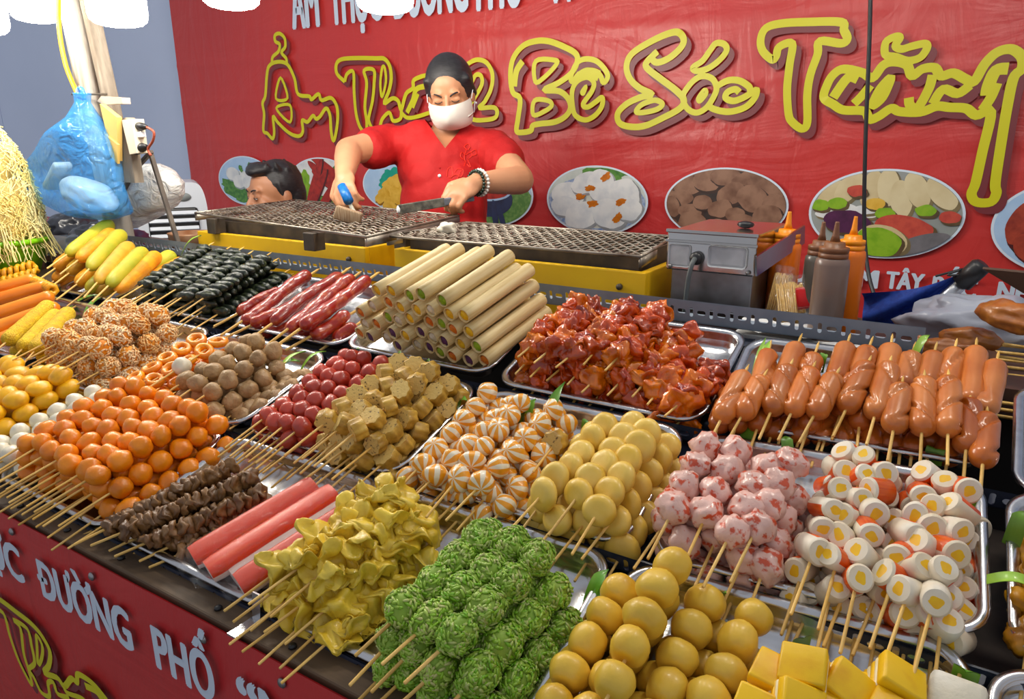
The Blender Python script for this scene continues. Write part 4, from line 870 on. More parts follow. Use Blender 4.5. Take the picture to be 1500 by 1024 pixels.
for i, (a, b, w) in enumerate([((-25,410),(52,388),.05), ((-25,420),(55,400),.035), ((45,410),(78,425),.045), ((-30,428),(40,408),.03)]):
    def curl(L, i=i):
        P = [Vector((.010*math.cos(t*L*420), t*L, .010*math.sin(t*L*420))) for t in [q/60 for q in range(61)]]
        return [('fried_spiral', MB().add(tube(P, .0062, 8)).mesh('fried_spiral', [m_cu]), Matrix())]
    along('curly_fried_strip', 'orange spiral fried strip on top of the orange sausages', 'snack', 'spiral fried strips', a, b, w, w, curl, .0)

# --- brown ruffled meat
m_br = mat('brown_ruffled_meat', (.235, .125, .05), rough=.48, c2=(.12, .055, .02), scale=60, rnd=.22, coat=.12, bump=.5, bscale=90)
br_me = [crumple(.0125, .0062, .0115, i+20, m_br, 'meat_fold', .45, 1.6, 3, .004, .3) for i in range(6)]
for i, (a, b, w) in enumerate([((155,775),(350,678),.030), ((165,770),(325,690),.012), ((180,780),(385,695),.030), ((205,785),(375,702),.006), ((215,795),(400,715),.020), ((250,800),(405,725),.004), ((265,812),(330,785),.0), ((195,772),(350,700),-.006), ((240,790),(380,722),-.010), ((160,766),(300,700),-.008)]):
    def brp(L, i=i):
        n = int(L/.0105); rg = random.Random(i)
        return [('meat_fold', rg.choice(br_me), T(rg.uniform(-.002, .002), .004+j*.0105, rg.uniform(-.002, .002)) @ RY(R(rg.uniform(0, 360))) @ RX(R(rg.uniform(-30, 30))) @ RZ(R(rg.uniform(-25, 25)))) for j in range(n)]
    along('brown_meat_skewer', 'skewer of brown ruffled meat beside the crab sticks', 'skewer', 'brown ruffled meat skewers', a, b, w, w, brp, .04, -.01)

# --- crab sticks
m_cbr = mat('red_crab_stick_skin', (.60, .060, .006), rough=.4, c2=(.66, .17, .06), scale=14, rnd=.08, stretch=(9, .8, 9), coat=.0, lo=.55, hi=.85)
m_cbw = mat('white_crab_stick', (.80, .66, .58), rough=.4, c2=(.74, .40, .30), scale=9, stretch=(9, .8, 9), coat=.3, lo=.5, hi=.9)
m_film = film('clear_film', (.95, .95, .95), .035, gloss=True, rough=.12, bump=.6, bscale=60)
for i, (a, b, w, top_) in enumerate([((283,818),(462,712),.018, 1), ((306,838),(490,722),.022, 1), ((338,842),(498,738),.012, 0), ((350,858),(520,748),.016, 1), ((375,848),(520,758),-.006, 1), ((300,815),(440,730),-.006, 1)]):
    def crab(L, i=i, top_=top_):
        n, N_ = 24, 16; v = []; f = []; sec = superellipse(.0175, .0125, 3.2, n)
        for j in range(N_+1):
            t = j/N_; k = 1-.10*(1 if j in (0, N_) else 0)
            for (x, z) in sec: v.append(Vector((x*k*(1+.05*noise.noise(Vector((x*80, t*6, z*80+i)))), L*t, z*k)))
        redf = []; wf = []
        for j in range(N_):
            for q in range(n):
                b_ = (q+1) % n; fc = (j*n+q, (j+1)*n+q, (j+1)*n+b_, j*n+b_); zmid = sec[q][1]
                (redf if (zmid > -.004) == bool(top_) else wf).append(fc)
        mb = MB(); mb.add((v, redf+wf)); mb.m = [0]*len(redf)+[1]*len(wf)
        mb.add(([v[q] for q in range(n)], [tuple(range(n))]), None, 1); mb.add(([v[N_*n+q] for q in range(n)], [tuple(reversed(range(n)))]), None, 1)
        wr = MB(); w2 = []; f2 = []
        for j in range(13):
            t = -.12+1.24*j/12; k = 1.10 if 0 < j < 12 else .72
            for (x, z) in sec: w2.append(Vector((x*k*(1+.06*noise.noise(Vector((x*200, j, z*200)))), L*t, z*k*(1.0 if 0 < j < 12 else .35))))
        for j in range(12):
            for q in range(n): b_ = (q+1) % n; f2.append((j*n+q, (j+1)*n+q, (j+1)*n+b_, j*n+b_))
        return [('crab_stick_meat', mb.mesh('crab_stick_meat', [m_cbr, m_cbw]), Matrix()), ('plastic_wrap', wr.add((w2, f2)).mesh('plastic_wrap', [m_film]), Matrix())]
    along('crab_stick', 'plastic wrapped red and white crab stick beside brown meat skewers', 'crab stick', 'wrapped crab sticks', a, b, w, w, crab, 0, roll=RNG.uniform(-8, 8))

# --- folded tofu skin
m_tf = mat('yellow_tofu_skin', (.78, .58, .12), rough=.42, c2=(.58, .38, .05), scale=30, rnd=.16, coat=.15, bump=.6, bscale=80, lo=.4, hi=.75)
tf_me = [crumple(.027, .0068, .019, i+40, m_tf, 'folded_tofu_skin', .45, 1.3, 4, .010, .30) for i in range(7)]
def spin_tf(rg, j): return RY(R(rg.uniform(-75, 75))) @ RX(R(rg.uniform(35, 85))) @ RZ(R(rg.uniform(-40, 40)))
heap('tofu_skin_skewer', 'skewer of folded yellow tofu skin beside the green rice balls', 'skewer', 'folded tofu skin skewers', 'folded_tofu_skin', tf_me, -.596, -.508, .022, [5, 4, 3], .0165, 9, .065, w0=.004, lift=3, dw=.021, dv=.008, yaw=10, spin=spin_tf, shift=-.012, jyaw=6, tip=.0)

# --- yellow egg cake cubes and white cake at the front right
m_cy = mat('yellow_egg_cake_skin', (.82, .52, .03), rough=.42, c2=(.70, .36, .02), scale=40, rnd=.06, bump=.2, bscale=90, lo=.5, hi=.8)
m_cw = mat('pale_cake_layer', (.82, .74, .52), rough=.5, c2=(.78, .66, .36), scale=40)
def cube_me(i):
    s_ = .037; mb = MB()
    
    for k_, (h_, z_, sl_) in enumerate(((.34, .30, 0), (.16, .06, 1), (.20, -.10, 0), (.16, -.27, 1), (.14, -.41, 0))):
        bv, bf = box(s_*(1-.015*sl_), s_*.92*(1-.015*sl_), s_*h_, .0022, c=(0, 0, s_*z_))
        mb.add(([p_*(1+.05*noise.noise(p_*55)) for p_ in bv], bf), None, sl_)
    return mb.mesh('egg_cake_cube', [m_cy, m_cw])
cubes = [cube_me(0)]
for i, (px, py, w, n_) in enumerate([(1125,995,.040,2), (1178,985,.048,2), (1160,1015,.02,2), (1230,1010,.030,2), (1310,1005,.026,2), (1280,1030,.01,2), (1340,1040,.0,2)]):
    p = uvw(px, py, w)
    skewer('egg_cake_skewer', 'skewer of yellow skinned egg cake cubes beside pale fish balls', 'skewer', 'egg cake cube skewers', slope_m(p.x, p.y-.036, w, 5+RNG.uniform(-5, 5)), stick_mesh(-.06, .06), [('egg_cake_cube', cubes[0], T(0, j*.036, 0) @ RX(R(RNG.uniform(-20, 20))) @ RY(R(RNG.uniform(-30, 30))) @ RZ(R(RNG.uniform(-15, 15)))) for j in range(n_)])
p = uvw(1400, 1012, .02)
skewer('white_cake_skewer', 'skewer with a white rough fish cake beside the egg cubes', 'skewer', None, slope_m(p.x, p.y-.02, .016, 3), stick_mesh(-.06, .05), [('white_cake', MB().add(box(.042, .036, .030, .006)).mesh('white_cake', [mat('white_fish_cake', (.80, .76, .66), rough=.55, bump=.6, bscale=110, c2=(.7, .64, .5))]), T(0, .012, 0) @ RX(.2))])
# --- golden parcels in the right end tray
m_gp = mat('golden_fried_parcel', (.66, .36, .06), rough=.45, c2=(.44, .19, .02), scale=30, rnd=.15, coat=.1, bump=.4, bscale=70)
gp_me = [crumple(.019, .018, .017, i+60, m_gp, 'fried_parcel', .5, 1.4, 4, .0, .3) for i in range(4)]
heap('fried_parcel_skewer', 'skewer of golden fried parcels at the right end of the counter', 'skewer', 'golden parcel skewers', 'fried_parcel', gp_me, .108, .25, .275, [5, 4, 3], .035, 4, .06, w0=WF+.016, dw=.03, dv=.008, yaw=2)
# --- pandan leaf strips
def leaf(a, b, wa, wb, wd, m, label, curve=.012, w_end=None):
    p = uvw(*a, wa); q = uvw(*b, wb); n = 10; v = []; f = []
    d = (q-p); s_ = d.cross(Vector((0, 0, 1)))
    s_ = s_.normalized() if s_.length > 1e-5 else Vector((1, 0, 0))
    for i in range(n+1):
        t = i/n; c = p+d*t+Vector((0, 0, curve*math.sin(math.pi*t))); h = wd/2*(1 if t < .6 else max(.05, 1-(t-.6)/.4))
        v += [c-s_*h+Vector((0, 0, .0015)), c-Vector((0, 0, .0004)), c+s_*h+Vector((0, 0, .0015))]
    for i in range(n):
        for k in range(2): a_ = 3*i+k; f.append((a_, a_+1, a_+4, a_+3))
    m_ = len(v); mb = MB().add((v, f)); mb.add(([x-Vector((0, 0, .0007)) for x in v], [tuple(reversed(q)) for q in f]))
    return tag(obj('pandan_leaf', mb.mesh('pandan_leaf'), m, None, SLOPE), label, 'leaf', 'pandan leaf strips')
LV = [((795,640),(828,560),.0,.06,.016,'leaf','in the striped ball tray'), ((772,630),(785,585),.0,.04,.014,'leaf','in the striped ball tray'), ((762,625),(778,592),.0,.03,.012,'leaf','in the striped ball tray'),
 ((1110,560),(1128,500),.0,.03,.012,'leaf_light','among the sausages'), ((1100,575),(1122,495),.0,.03,.009,'leaf_light','among the sausages'), ((1335,530),(1362,492),.01,.045,.012,'leaf_light','among the sausages'), ((1200,545),(1210,520),.0,.02,.012,'leaf','among the sausages'),
 ((1090,650),(1110,630),-.01,.0,.02,'leaf','under the lobster balls'), ((1155,680),(1150,640),.0,.02,.014,'leaf','beside the lobster balls'), ((1240,680),(1248,655),-.01,.0,.012,'leaf','under the sausages'), ((1365,680),(1372,660),-.01,.0,.02,'leaf','under the sausages'),
 ((860,890),(892,835),-.01,.01,.014,'leaf','beside the green rice balls'), ((865,900),(895,850),-.01,.0,.01,'leaf','beside the green rice balls'), ((1412,760),(1425,720),.0,.02,.014,'leaf','beside the egg-centre rolls'),
 ((1010,890),(1016,868),-.01,.03,.010,'leaf','behind the pale fish balls'), ((1050,895),(1064,870),-.01,.03,.010,'leaf','behind the pale fish balls'), ((1170,965),(1178,935),-.01,.03,.018,'leaf','behind the egg cake cubes'), ((1340,1000),(1335,985),.0,.03,.018,'leaf','behind the egg cake cubes'), ((1410,1005),(1415,985),.0,.03,.02,'leaf','behind the white fish cake'),
 ((405,550),(448,515),.0,.01,.010,'leaf_light','in the meatball tray'), ((410,545),(440,530),-.01,.01,.012,'leaf','in the meatball tray'), ((440,545),(478,515),-.01,.01,.009,'leaf_light','in the meatball tray'), ((520,530),(527,512),.0,.03,.012,'leaf','behind the red sausage balls'), ((580,535),(588,518),.0,.03,.014,'leaf','behind the fish cakes'), ((622,545),(630,530),.0,.03,.012,'leaf','behind the fish cakes'), ((672,600),(685,588),.0,.02,.012,'leaf','beside the fish cakes'),
 ((100,455),(150,432),-.01,.0,.016,'leaf','under the corn dogs'), ((125,462),(155,435),-.01,.0,.016,'leaf','under the corn dogs'), ((265,375),(295,345),.01,.05,.014,'leaf_light','behind the dark leaf rolls'), ((370,865),(395,848),-.01,-.01,.016,'leaf','under the crab sticks'), ((855,640),(862,618),.0,.02,.012,'leaf','behind the pale coins'), ((1445,850),(1530,870),.03,.03,.012,'leaf_light','over the fried parcels'), ((1480,800),(1500,750),.0,.03,.016,'leaf','behind the fried parcels')]
for a, b, wa, wb, wd, mk, where in LV: leaf(a, b, wa, wb, wd, M[mk], '%s green pandan leaf strip %s' % ('light' if 'light' in mk else 'dark', where))

# ------------------------------------------------------------------ charcoal grills and grates
m_yel = mat('yellow_painted_metal', (.80, .50, .008), rough=.45, c2=(.72, .42, .006), scale=6, bump=.08, bscale=40)
m_char = mat('burnt_charcoal', (.018, .016, .015), rough=.85, c2=(.07, .06, .055), scale=40, bump=.9, bscale=60)
m_burn = mat('burnt_steel', (.05, .042, .036), rough=.55, metal=.5, c2=(.11, .085, .06), scale=20, bump=.3)
m_wire = mat('grate_wire', (.42, .37, .30), rough=.42, metal=.7, c2=(.10, .07, .05), scale=12, lo=.4, hi=.7)
def grill(x0, x1, y0, y1, ztop, label):
    o = empty('charcoal_grill', T((x0+x1)/2, (y0+y1)/2, 1.03), label, 'grill'); hx, hy = (x1-x0)/2, (y1-y0)/2; h = ztop-1.03
    body_ = MB()
    for c, s_ in (((0, -hy+.008, h/2), (2*hx, .016, h)), ((0, hy-.008, h/2), (2*hx, .016, h)), ((-hx+.008, 0, h/2), (.016, 2*hy-.032, h)), ((hx-.008, 0, h/2), (.016, 2*hy-.032, h)), ((0, 0, .01), (2*hx-.03, 2*hy-.03, .02))):
        body_.add(box(*s_, .002, c=c))
    obj('grill_body', body_.mesh('grill_body', smooth=False), m_yel, o)
    lin = MB()
    for c, s_ in (((0, -hy+.030, h+.005), (2*hx-.05, .004, .05)), ((0, hy-.030, h+.005), (2*hx-.05, .004, .05)), ((-hx+.028, 0, h+.005), (.004, 2*hy-.06, .05)), ((hx-.028, 0, h+.005), (.004, 2*hy-.06, .05))): lin.add(box(*s_, c=c))
    obj('burnt_liner', lin.mesh('burnt_liner', smooth=False), m_burn, o)
    rg = random.Random(int(x0*100)); cm = MB()
    for k in range(110):
        s_ = rg.uniform(.014, .028); cm.add(blob(s_, s_*.8, s_*.7, .4, 1.5, k, 2), T(rg.uniform(-hx+.05, hx-.05), rg.uniform(-hy+.05, hy-.05), h-.045+rg.uniform(-.01, .015)))
    tag(obj('charcoal_bed', cm.mesh('charcoal_bed', smooth=False), m_char, o), kind='stuff')
    obj('rust_knob', MB().add(lathe([(0, .006), (.006, .006), (.010, .003)], 10)).mesh('rust_knob'), m_burn, o, T(hx-.05, -hy, h-.03) @ RX(R(90)))
grill(-1.800, -1.175, 1.235, 1.555, 1.132, 'yellow charcoal grill box under the large raised grate')
grill(-1.085, -.480, 1.235, 1.555, 1.138, 'yellow charcoal grill box beside the steel machine')
def grate(c, label, rise, nlong, ncross):
    """wire grate on four world corners: front left, front right, rear right, rear left"""
    fl, fr, rr, rl = [Vector(p) for p in c]; o = empty('grill_grate', T(fl), label, 'grate')
    L_ = lambda p: p-fl
    fm = MB()
    for a, b in ((fl, fr), (fr, rr), (rr, rl), (rl, fl)): fm.add(tube([L_(a), L_(b)], .0032, 8))
    for a, b in ((fr, rr), (fl, rl)): fm.add(bar(L_(a)-Vector((0, 0, .012)), L_(b)-Vector((0, 0, .012)), .006, .018))
    obj('frame', fm.mesh('frame'), m_wire, o)
    wm = MB()
    for i in range(1, ncross):
        t = i/ncross; P = []
        for k in range(25):
            q = fl.lerp(fr, t).lerp(rl.lerp(rr, t), k/24); P.append(L_(q)+Vector((0, 0, .0022*math.sin(k*math.pi+i*math.pi))))
        wm.add(tube(P, .0017, 5, False))
    for i in range(1, nlong):
        t = i/nlong; P = []
        for k in range(41):
            q = fl.lerp(rl, t).lerp(fr.lerp(rr, t), k/40); P.append(L_(q)+Vector((0, 0, .0022*math.cos(k*math.pi+i*math.pi))))
        wm.add(tube(P, .0017, 5, False))
    obj('wire_mesh', wm.mesh('wire_mesh'), m_wire, o)
    return o
ZG = 1.178
c1 = [at_z(p[0], p[1], ZG) for p in ((286, 312), (536, 347), (672, 316), (433, 293))]
g1 = grate(c1, 'large wire grate raised over the left yellow grill', 0, 15, 26)
for k, (a, b) in enumerate(((c1[0].lerp(c1[1], .15), 1), (c1[1].lerp(c1[2], .35), 1), (c1[0].lerp(c1[1], .75), 1), (c1[3].lerp(c1[2], .6), 1))):
    obj('support_block', MB().add(box(.035, .035, ZG-1.137, .002, c=(a.x-c1[0].x, a.y-c1[0].y, (1.137-ZG)/2-.006))).mesh('support_block', smooth=False), m_burn, g1)
Z2 = 1.168
c2_ = [Vector((-1.085, 1.215, Z2)), Vector((-.492, 1.235, Z2)), Vector((-.535, 1.545, Z2)), Vector((-1.10, 1.535, Z2))]
grate(c2_, 'wire grate lying on the right yellow grill', 0, 14, 26)
p = at_z(655, 338, Z2+.004)
tag(obj('white_scrap', crumple(.022, .018, .014, 3, mat('white_fat', (.82, .76, .62), rough=.5), 'white_scrap', .5, 1.4, 3), None, None, T(p.x, p.y, Z2+.010)), 'white crumpled scrap lying on the right grill grate', 'scrap')

# ------------------------------------------------------------------ stainless machine
m_ms = mat('machine_steel', (.55, .54, .53), rough=.18, metal=1.0, c2=(.42, .40, .38), scale=5, bump=.12, bscale=8)
xm0, xm1 = -.452, -.292; ym = 1.262
mo = empty('sausage_warmer', T((xm0+xm1)/2, ym, 1.03), 'stainless steel countertop machine with power cord between grill and bottles', 'machine')
hx = (xm1-xm0)/2
obj('lower_body', MB().add(box(2*hx-.012, .20, .115, .002, c=(0, .115, .058))).mesh('lower_body', smooth=False), M['steel_dull'], mo)
hd = MB(); hd.add(box(2*hx, .245, .070, .003, c=(0, .12, .150)))
obj('hood', hd.mesh('hood', smooth=False), m_ms, mo)
obj('hood_rim', MB().add(box(2*hx+.004, .012, .006, .001, c=(0, 0, .186))).add(box(2*hx+.004, .004, .005, .001, c=(0, -.004, .168))).mesh('hood_rim', smooth=False), m_ms, mo)
m_plate = mat('blank_scratched_plate', (.55, .56, .57), rough=.4, c2=(.40, .41, .42), scale=25)
obj('label_plate', MB().add(box(.040, .0025, .040, .004, c=(-hx+.026, -.004, .142))).mesh('label_plate', smooth=False), m_plate, mo)
obj('label_plate', MB().add(box(.068, .0025, .038, .006, c=(hx-.048, -.004, .146))).mesh('label_plate', smooth=False), m_plate, mo)
obj('cord_socket', MB().add(lathe([(0, .012), (.008, .012), (.014, .008)], 16), T(-hx+.058, -.002, .140) @ RX(R(90))).mesh('cord_socket'), M['black'], mo)
obj('power_cord', MB().add(tube(smooth_line([(-hx+.058, -.014, .140), (-hx+.058, -.030, .132), (-hx+.054, -.034, .10), (-hx+.050, -.03, .04), (-hx+.045, -.02, .006)], False, 6), .0045, 8)).mesh('power_cord'), mat('grey_cord', (.09, .10, .10), rough=.5), mo)
for sx_ in (-1, 1): obj('bolt', MB().add(lathe([(0, .004), (.003, .004), (.005, .002)], 8), T(sx_*(hx-.010), -.004, .122) @ RX(R(90))).mesh('bolt'), M['steel_dull'], mo)
obj('side_flap', MB().add(bar((hx+.003, -.01, .135), (hx+.045, .16, .175), .004, .035)).mesh('side_flap', smooth=False), m_ms, mo)
obj('lid_knob', MB().add(blob(.016, .012, .007, 0, 1, 0, 2), T(.03, .11, .192)).mesh('lid_knob'), M['black'], mo)
obj('drip_tray', MB().add(box(2*hx-.02, .006, .035, .001, c=(.01, .006, .028))).mesh('drip_tray', smooth=False), M['steel'], mo)

# ------------------------------------------------------------------ squeeze bottles
def bottle(px, py_top, py_bot, Y, r, body_m, cap_m, label, nm='squeeze_bottle'):
    t_ = at_y(px, py_top, Y); z0 = 1.03; H = t_.z-z0
    o = empty(nm, T(t_.x, Y, z0), label, 'bottle', 'sauce squeeze bottles')
    hb = H*.74
    obj('bottle_body', MB().add(lathe([(0, r*.85), (.004, r), (hb*.93, r), (hb*.98, r*.96), (hb, r*.80), (hb*1.03, r*.70)], 28)).mesh('bottle_body'), body_m, o)
    obj('screw_cap', MB().add(lathe([(hb*1.0, r*.84), (hb*1.002, r*.86), (hb*1.045, r*.86), (hb*1.047, r*.80), (hb*1.055, r*.80), (hb*1.057, r*.86), (hb*1.10, r*.86), (hb*1.103, r*.84), (hb*1.105, r*.62), (hb*1.15, r*.58), (hb*1.153, r*.55), (hb*1.16, r*.30)], 28)).mesh('screw_cap'), cap_m, o)
    obj('nozzle', MB().add(lathe([(hb*1.16, r*.30), (hb*1.22, r*.20), (H*.99, r*.13), (H, r*.12)], 14)).mesh('nozzle'), cap_m, o)
m_bor = mat('orange_bottle', (.80, .22, .008), rough=.35, c2=(.72, .18, .006), scale=8); m_cap_o = mat('orange_cap', (.85, .30, .01), rough=.35)
m_bgr = mat('dark_sauce_bottle', (.085, .075, .060), rough=.35, c2=(.13, .11, .085), scale=9, coat=.2); m_bbr = mat('brown_sauce_bottle', (.20, .135, .105), rough=.35, c2=(.15, .10, .08), scale=9, coat=.2); m_cap_b = mat('brown_stained_cap', (.22, .10, .045), rough=.4, c2=(.15, .06, .03), scale=30)
bottle(1157, 310, 0, 1.40, .0270, m_bor, m_cap_o, 'orange sauce bottle with pointed cap beside the steel machine')
bottle(1254, 317, 0, 1.36, .0240, m_bor, m_cap_o, 'orange sauce bottle behind the brown sauce bottle')
bottle(1207, 325, 0, 1.30, .0235, m_bgr, m_cap_b, 'dark grey sauce bottle with stained brown cap')
bottle(1227, 325, 0, 1.245, .0265, m_bbr, m_cap_b, 'brown sauce bottle with stained cap in front of the other bottles')

# ------------------------------------------------------------------ packs of spare sticks, paper
m_band = mat('red_pack_label', (.60, .02, .02), rough=.35); m_pack = film('stick_pack_film', (.9, .9, .9), .12, gloss=True, bump=.6, bscale=70)
def pack(px, py, Y, lean, label, band=True):
    q = at_y(px, py, Y); o = empty('stick_pack', T(q.x, Y, 1.03) @ RY(R(lean)) @ RX(R(-10)), label, 'stick pack', 'packs of bamboo sticks')
    mb = MB(); rg = random.Random(px)
    for i in range(-4, 5):
        for j in range(-2, 3): mb.add(lathe([(0, .0016), (.105+rg.uniform(-.003, .003), .0016)], 6), T(i*.0034+rg.uniform(-.0004, .0004), j*.0034, .004))
    tag(obj('sticks', mb.mesh('sticks'), M['stick'], o), kind='stuff')
    obj('pack_film', MB().add(box(.036, .022, .125, .006, c=(0, 0, .064))).mesh('pack_film'), m_pack, o)
    if band: obj('label_band', MB().add(box(.0365, .0225, .040, .006, c=(.0, 0, .085))).mesh('label_band'), m_band, o); obj('label_stripe', MB().add(box(.037, .023, .018, .006, c=(.0, 0, .052))).mesh('label_stripe'), M['black'], o)
pack(1165, 470, 1.265, -14, 'pack of bamboo sticks without label leaning beside the steel machine', False)
pack(1188, 470, 1.275, -14, 'pack of bamboo sticks with a red and black label beside the dark bottle')
pack(1130, 460, 1.34, 6, 'pack of bamboo sticks tucked against the machine side', False)
pp = MB()
for i in range(12):
    for j in range(5): pp.v.append(Vector((i*.012, j*.012, .004+.006*noise.noise(Vector((i*.5, j*.5, 0))))))
for i in range(11):
    for j in range(4): a = i*5+j; pp.f.append((a, a+5, a+6, a+1)); pp.m.append(0)
n_ = len(pp.v); pp.v += [p_+Vector((0, 0, .0012)) for p_ in pp.v]; pp.f += [tuple(q+n_ for q in reversed(g)) for g in pp.f[:]]; pp.m += pp.m[:]
tag(obj('paper_sheet', pp.mesh('paper_sheet'), mat('white_paper', (.82, .82, .80), rough=.7), None, T(-.30, 1.205, 1.060) @ RX(R(12))), 'white paper sheet lying behind the grey rear rail', 'paper')
plain = MB().add(box(.20, .045, .028, .003))
tag(obj('foam_box', plain.mesh('foam_box', smooth=False), mat('white_foam', (.75, .75, .74), rough=.7), None, T(-.205, 1.222, 1.044)), 'low white foam box under the paper behind the rear rail', 'box')

# ------------------------------------------------------------------ far right: blue mesh sling, steel tube, grey bag, roasted meat
m_blue = mat('blue_net', (.012, .035, .22), rough=.7, c2=(.02, .06, .32), scale=120, bump=.4)
def sheet(fn, nu, nv, th=.0015):
    v = [fn(i/nu, j/nv) for j in range(nv+1) for i in range(nu+1)]; f = []
    for j in range(nv):
        for i in range(nu): a = j*(nu+1)+i; f.append((a, a+1, a+nu+2, a+nu+1))
    mb = MB().add((v, f)); mb.add(([p_+Vector((0, th, 0)) for p_ in v], [tuple(reversed(q)) for q in f])); return mb
YH = 1.50
ha = at_y(1262, 430, YH); hb_ = at_y(1420, 395, YH); hc = at_y(1262, 500, YH); hd_ = at_y(1340, 478, YH)
def sling(s_, t_):
    top_ = ha.lerp(hb_, s_); bot = hc.lerp(hb_, s_**1.4) if s_ > 0 else hc; q = top_.lerp(bot, t_)
    return q + Vector((0, .02*math.sin(9*t_+5*s_)*(1-s_)+.03*math.sin(math.pi*t_)*(1-s_), -.035*math.sin(math.pi*s_)*(.4+.6*t_)))
sl = tag(obj('net_sling', sheet(sling, 30, 14).mesh('net_sling'), m_blue), 'blue mesh sling stretched to the black end of the steel tube', 'sling')
tp0, tp1 = at_y(1328, 486, YH+.02), at_y(1416, 408, YH)
to = empty('support_tube', T(tp0), 'steel tube with black plastic end cap behind the rear rail', 'tube')
obj('tube_shaft', MB().add(tube([(0, 0, 0), tp1-tp0], .0125, 20)).add(tube([tp0-tp0, (at_y(1290, 540, YH+.05)-tp0)], .0125, 20)).mesh('tube_shaft'), M['steel'], to)
dcap = (tp1-tp0).normalized(); obj('end_cap', MB().add(tube([tp1-tp0-dcap*.012, tp1-tp0+dcap*.03, tp1-tp0+dcap*.036], [.018, .017, .012], 16)).mesh('end_cap'), M['black'], to)
obj('tie_wire', MB().add(tube(smooth_line([tp1-tp0+dcap*.01, tp1-tp0+Vector((-.03, -.01, .005)), hb_-tp0+Vector((-.01, 0, 0)), hb_-tp0+Vector((-.05, -.004, -.016))]), .0022, 6)).mesh('tie_wire'), M['black'], to)
m_gbag = mat('grey_plastic_bag', (.42, .44, .50), rough=.35, c2=(.34, .36, .42), scale=8, bump=.5, bscale=14, coat=.2)
gb = at_y(1440, 462, 1.46)
tag(obj('grey_bag', crumple(.11, .05, .045, 5, m_gbag, 'grey_bag', .4, 1.6, 4, .0, .35), None, None, T(gb.x+.01, 1.46, 1.03+.035)), 'crumpled grey plastic bag on the worktop under the banner', 'bag')
bx_ = at_y(1488, 425, 1.40)
tag(obj('brown_card_flap', MB().add(([Vector((-.05, 0, .03)), Vector((.09, -.02, .03)), Vector((.09, .01, -.05)), Vector((-.05, .004, .033)), Vector((.09, -.016, .033)), Vector((.09, .014, -.047))], [(0, 1, 2), (5, 4, 3), (0, 3, 4, 1), (1, 4, 5, 2), (2, 5, 3, 0)])).mesh('brown_card_flap', smooth=False), mat('brown_card', (.08, .04, .025), rough=.7), None, T(bx_)), 'dark brown card flap behind the roasted meat', 'card')
m_rm = mat('roasted_meat', (.42, .16, .045), rough=.36, c2=(.20, .06, .02), scale=30, coat=.3, bump=.7, bscale=50, rnd=.15)
def meat(a, b, Z, r, label, sd, tail=None):
    p_ = at_z(*a, Z); q_ = at_z(*b, Z); d_ = q_-p_; L_ = d_.length; yaw = math.atan2(d_.y, d_.x)
    o = empty('roast_meat_skewer', T(p_) @ RZ(yaw), label, 'skewer', 'roasted meat skewers')
    v, f = ico(4); w = []
    for c in v:
        k = 1+.30*noise.noise(c*1.8+Vector((sd*3, 0, 0)))+.12*noise.noise(c*5+Vector((sd, sd, 0))); w.append(Vector((L_/2+c.x*L_/2*(1+.1*noise.noise(c*2)), c.y*r*k, c.z*r*k)))
    obj('meat', MB().add((w, f)).mesh('meat', [m_rm]), None, o)
    obj('stick', MB().add(lathe([(L_*.5, .0024), (L_+(tail or .16), .0024)], 7, 'X')).mesh('stick', [M['stick']]), None, o)
meat((1375, 490), (1470, 504), 1.075, .018, 'roasted minced meat skewer upper one behind the sausage tray', 1)
meat((1345, 506), (1462, 522), 1.055, .020, 'long roasted meat skewer behind the sausage tray', 2)
meat((1335, 500), (1362, 503), 1.058, .012, 'small roasted meat end beside the rear rail end', 3, .02)
meat((1432, 452), (1540, 478), 1.125, .022, 'thick roasted meat roll in front of the grey bag', 4)
for i in range(11):
    a = at_z(1402+RNG.uniform(-6, 6), 500+i*10, 1.045-i*.004); b = at_z(1560, 515+i*11, 1.045-i*.004)
    tag(obj('loose_stick', MB().add(tube([a, b], .0026, 7)).mesh('loose_stick', [M['stick']])), 'thick bamboo stick lying beside the sausage tray end', 'stick', 'thick sticks beside the sausage tray')
rt = empty('roast_tray', SLOPE @ T(.255, .615, -.02), 'steel tray under the thick sticks at the counter end', 'tray')
obj('tray_pan', tray_me, None, rt)
cord = tag(obj('hanging_cord', MB().add(tube(smooth_line([at_y(1275, -300, 1.75), at_y(1275, 0, 1.75), at_y(1268, 200, 1.75), at_y(1266, 330, 1.75), at_y(1272, 400, 1.72), at_y(1285, 445, 1.68)], False, 8), .0042, 8)).mesh('hanging_cord'), M['black']), 'thin dark cord hanging down in front of the banner', 'cord')
clip_ = at_y(1287, 447, 1.68); tag(obj('cord_clip', MB().add(box(.022, .014, .030, .003)).mesh('cord_clip', smooth=False), mat('dark_clip', (.06, .05, .04), rough=.5), None, T(clip_)), 'small dark clip at the end of the hanging cord', 'clip')

